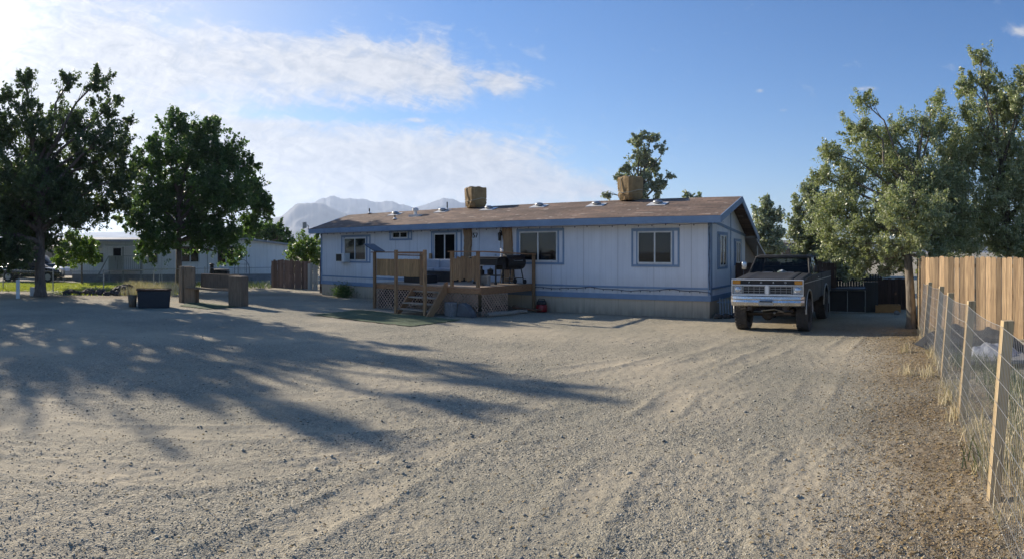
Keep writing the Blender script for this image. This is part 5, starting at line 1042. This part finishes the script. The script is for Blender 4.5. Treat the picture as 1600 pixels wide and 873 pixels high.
def cvec(sx, sy, shear=0.0, off=0.0):
    c = N(t, 'ShaderNodeCombineXYZ'); t.links.new(math_(t, 'MULTIPLY', az, sx), c.inputs[0])
    t.links.new(math_(t, 'ADD', math_(t, 'MULTIPLY', el, sy), math_(t, 'MULTIPLY', az, shear)), c.inputs[1]); c.inputs[2].default_value = off; return c.outputs[0]
n1 = noise(t, cvec(3.6, 6.5, 1.4), 2.0, 10, .60, 1.3); n2 = noise(t, cvec(7, 20, 5.0, 3), 1.6, 8, .62, 1.8)
n3 = noise(t, cvec(14, 20, -3.0, 8), 2.2, 8, .66, 1.0)
def blobf(px, py, rx, ry, amp):              # broad cloud banks at given directions
    u = math_(t, 'DIVIDE', math_(t, 'SUBTRACT', az, (px-800)/F), rx/F); v = math_(t, 'DIVIDE', math_(t, 'SUBTRACT', el, (HY-py)/F), ry/F)
    q = math_(t, 'ADD', math_(t, 'MULTIPLY', u, u), math_(t, 'MULTIPLY', v, v)); return math_(t, 'MULTIPLY', math_(t, 'EXPONENT', math_(t, 'MULTIPLY', q, -1.0)), amp)
tot = None
for a_ in ((170, 90, 300, 70, .92), (520, 100, 180, 58, .72), (660, 118, 110, 42, .60), (795, 132, 55, 22, .66), (330, 215, 150, 55, .60), (520, 262, 260, 62, .86), (720, 262, 150, 42, .66), (860, 296, 110, 26, .62), (-100, 60, 260, 200, .7), (930, 297, 24, 9, .55),
           (-500, 200, 500, 250, .5), (590, 182, 150, 8, -.30), (430, 178, 110, 12, -.42), (470, 30, 110, 26, -.35), (1188, 142, 9, 5, .55), (1348, 139, 26, 4, .5), (1598, 48, 18, 8, .6), (648, 187, 22, 5, .5), (1225, 172, 12, 4, .4), (450, 330, 420, 50, .62), (80, 235, 230, 80, .7), (560, 235, 260, 60, .3)):
    b_ = blobf(*a_); tot = b_ if tot is None else math_(t, 'ADD', tot, b_)
c_ = lambda n, k: math_(t, 'MULTIPLY', math_(t, 'SUBTRACT', n, .5), k)
nz2 = math_(t, 'ADD', c_(n1, 1.9), math_(t, 'ADD', c_(n2, 1.1), c_(n3, 1.1)))
dens = math_(t, 'MULTIPLY_ADD', nz2, .66, tot); alpha = ramp(t, dens, [(.20, 0.0), (.42, .22), (.66, .70), (1.05, .93)])
# forward scattering in cloud: brighter towards the sun
sd = Vector((math.sin(SAZ)*math.cos(SEL), math.cos(SAZ)*math.cos(SEL), math.sin(SEL)))
dt = N(t, 'ShaderNodeVectorMath', operation='DOT_PRODUCT'); t.links.new(tc.outputs['Generated'], dt.inputs[0]); dt.inputs[1].default_value = sd
fs_ = math_(t, 'POWER', math_(t, 'MAXIMUM', dt.outputs['Value'], 0.0), 9.0); fs2 = math_(t, 'POWER', math_(t, 'MAXIMUM', dt.outputs['Value'], 0.0), 170.0)
CB = 3.5
br_ = math_(t, 'MULTIPLY_ADD', fs_, CB*.22, CB); br_ = math_(t, 'MULTIPLY_ADD', fs2, CB*.9, br_)
shade = ramp(t, math_(t, 'ADD', math_(t, 'MULTIPLY', n3, .5), math_(t, 'MULTIPLY', n2, .5)), [(.38, (.66, .70, .78)), (.60, (.98, .98, 1.0))])
cc = mixc(t, 1.0, shade, br_, 'MULTIPLY')
hs = N(t, 'ShaderNodeHueSaturation', i_Hue=.506, i_Saturation=1.26, i_Value=.72); t.links.new(sky.outputs[0], hs.inputs['Color'])
lum = N(t, 'ShaderNodeRGBToBW'); t.links.new(hs.outputs[0], lum.inputs[0])
cmp_ = math_(t, 'DIVIDE', 1.08, math_(t, 'MULTIPLY_ADD', lum.outputs[0], .10, 1.0))
hs2 = N(t, 'ShaderNodeHueSaturation'); t.links.new(mixc(t, 1.0, hs.outputs[0], cmp_, 'MULTIPLY'), hs2.inputs['Color'])
t.links.new(ramp(t, fs_, [(.05, 1.0), (.5, .55)]), hs2.inputs['Saturation'])
final = mixc(t, alpha, hs2.outputs[0], cc)
glow = mixc(t, 1.0, (.95, .97, 1.0), math_(t, 'MULTIPLY', fs2, 5.5), 'MULTIPLY')
final = mixc(t, 1.0, final, glow, 'ADD')
t.links.new(final, bg.inputs[0]); bg.inputs[1].default_value = .145
sun = bpy.data.lights.new('sun', 'SUN'); sun.energy = 5.0; sun.angle = R(.6); sun.color = (1.0, .89, .74); so_ = bpy.data.objects.new('sun', sun); COL.objects.link(so_)
so_.rotation_euler = (-sd).to_track_quat('-Z', 'Y').to_euler()
# ------------------------------------------------------------------ camera: cylindrical panorama like the phone's
cam = bpy.data.cameras.new('camera'); cam.type = 'PANO'; co = bpy.data.objects.new('camera', cam); COL.objects.link(co); co.location = (0, 0, HC); co.rotation_euler = (R(90), 0, 0)
cam.clip_end = 40000; cam.clip_start = .05
cam.panorama_type = 'CENTRAL_CYLINDRICAL'; cam.central_cylindrical_range_u_min = -.8; cam.central_cylindrical_range_u_max = .8
cam.central_cylindrical_range_v_min = -.479; cam.central_cylindrical_range_v_max = .394; cam.central_cylindrical_radius = 1.0
scene.camera = co
vs = scene.view_settings; vs.view_transform = 'Standard'; vs.look = 'None'; vs.exposure = .63; vs.gamma = 1.0
scene.render.engine = 'CYCLES'; cy = scene.cycles
cy.use_denoising = True; cy.max_bounces = 6; cy.diffuse_bounces = 3; cy.glossy_bounces = 3; cy.transmission_bounces = 4; cy.transparent_max_bounces = 12; cy.volume_bounces = 1
cy.sample_clamp_indirect = 6; cy.use_adaptive_sampling = True; cy.adaptive_threshold = .02
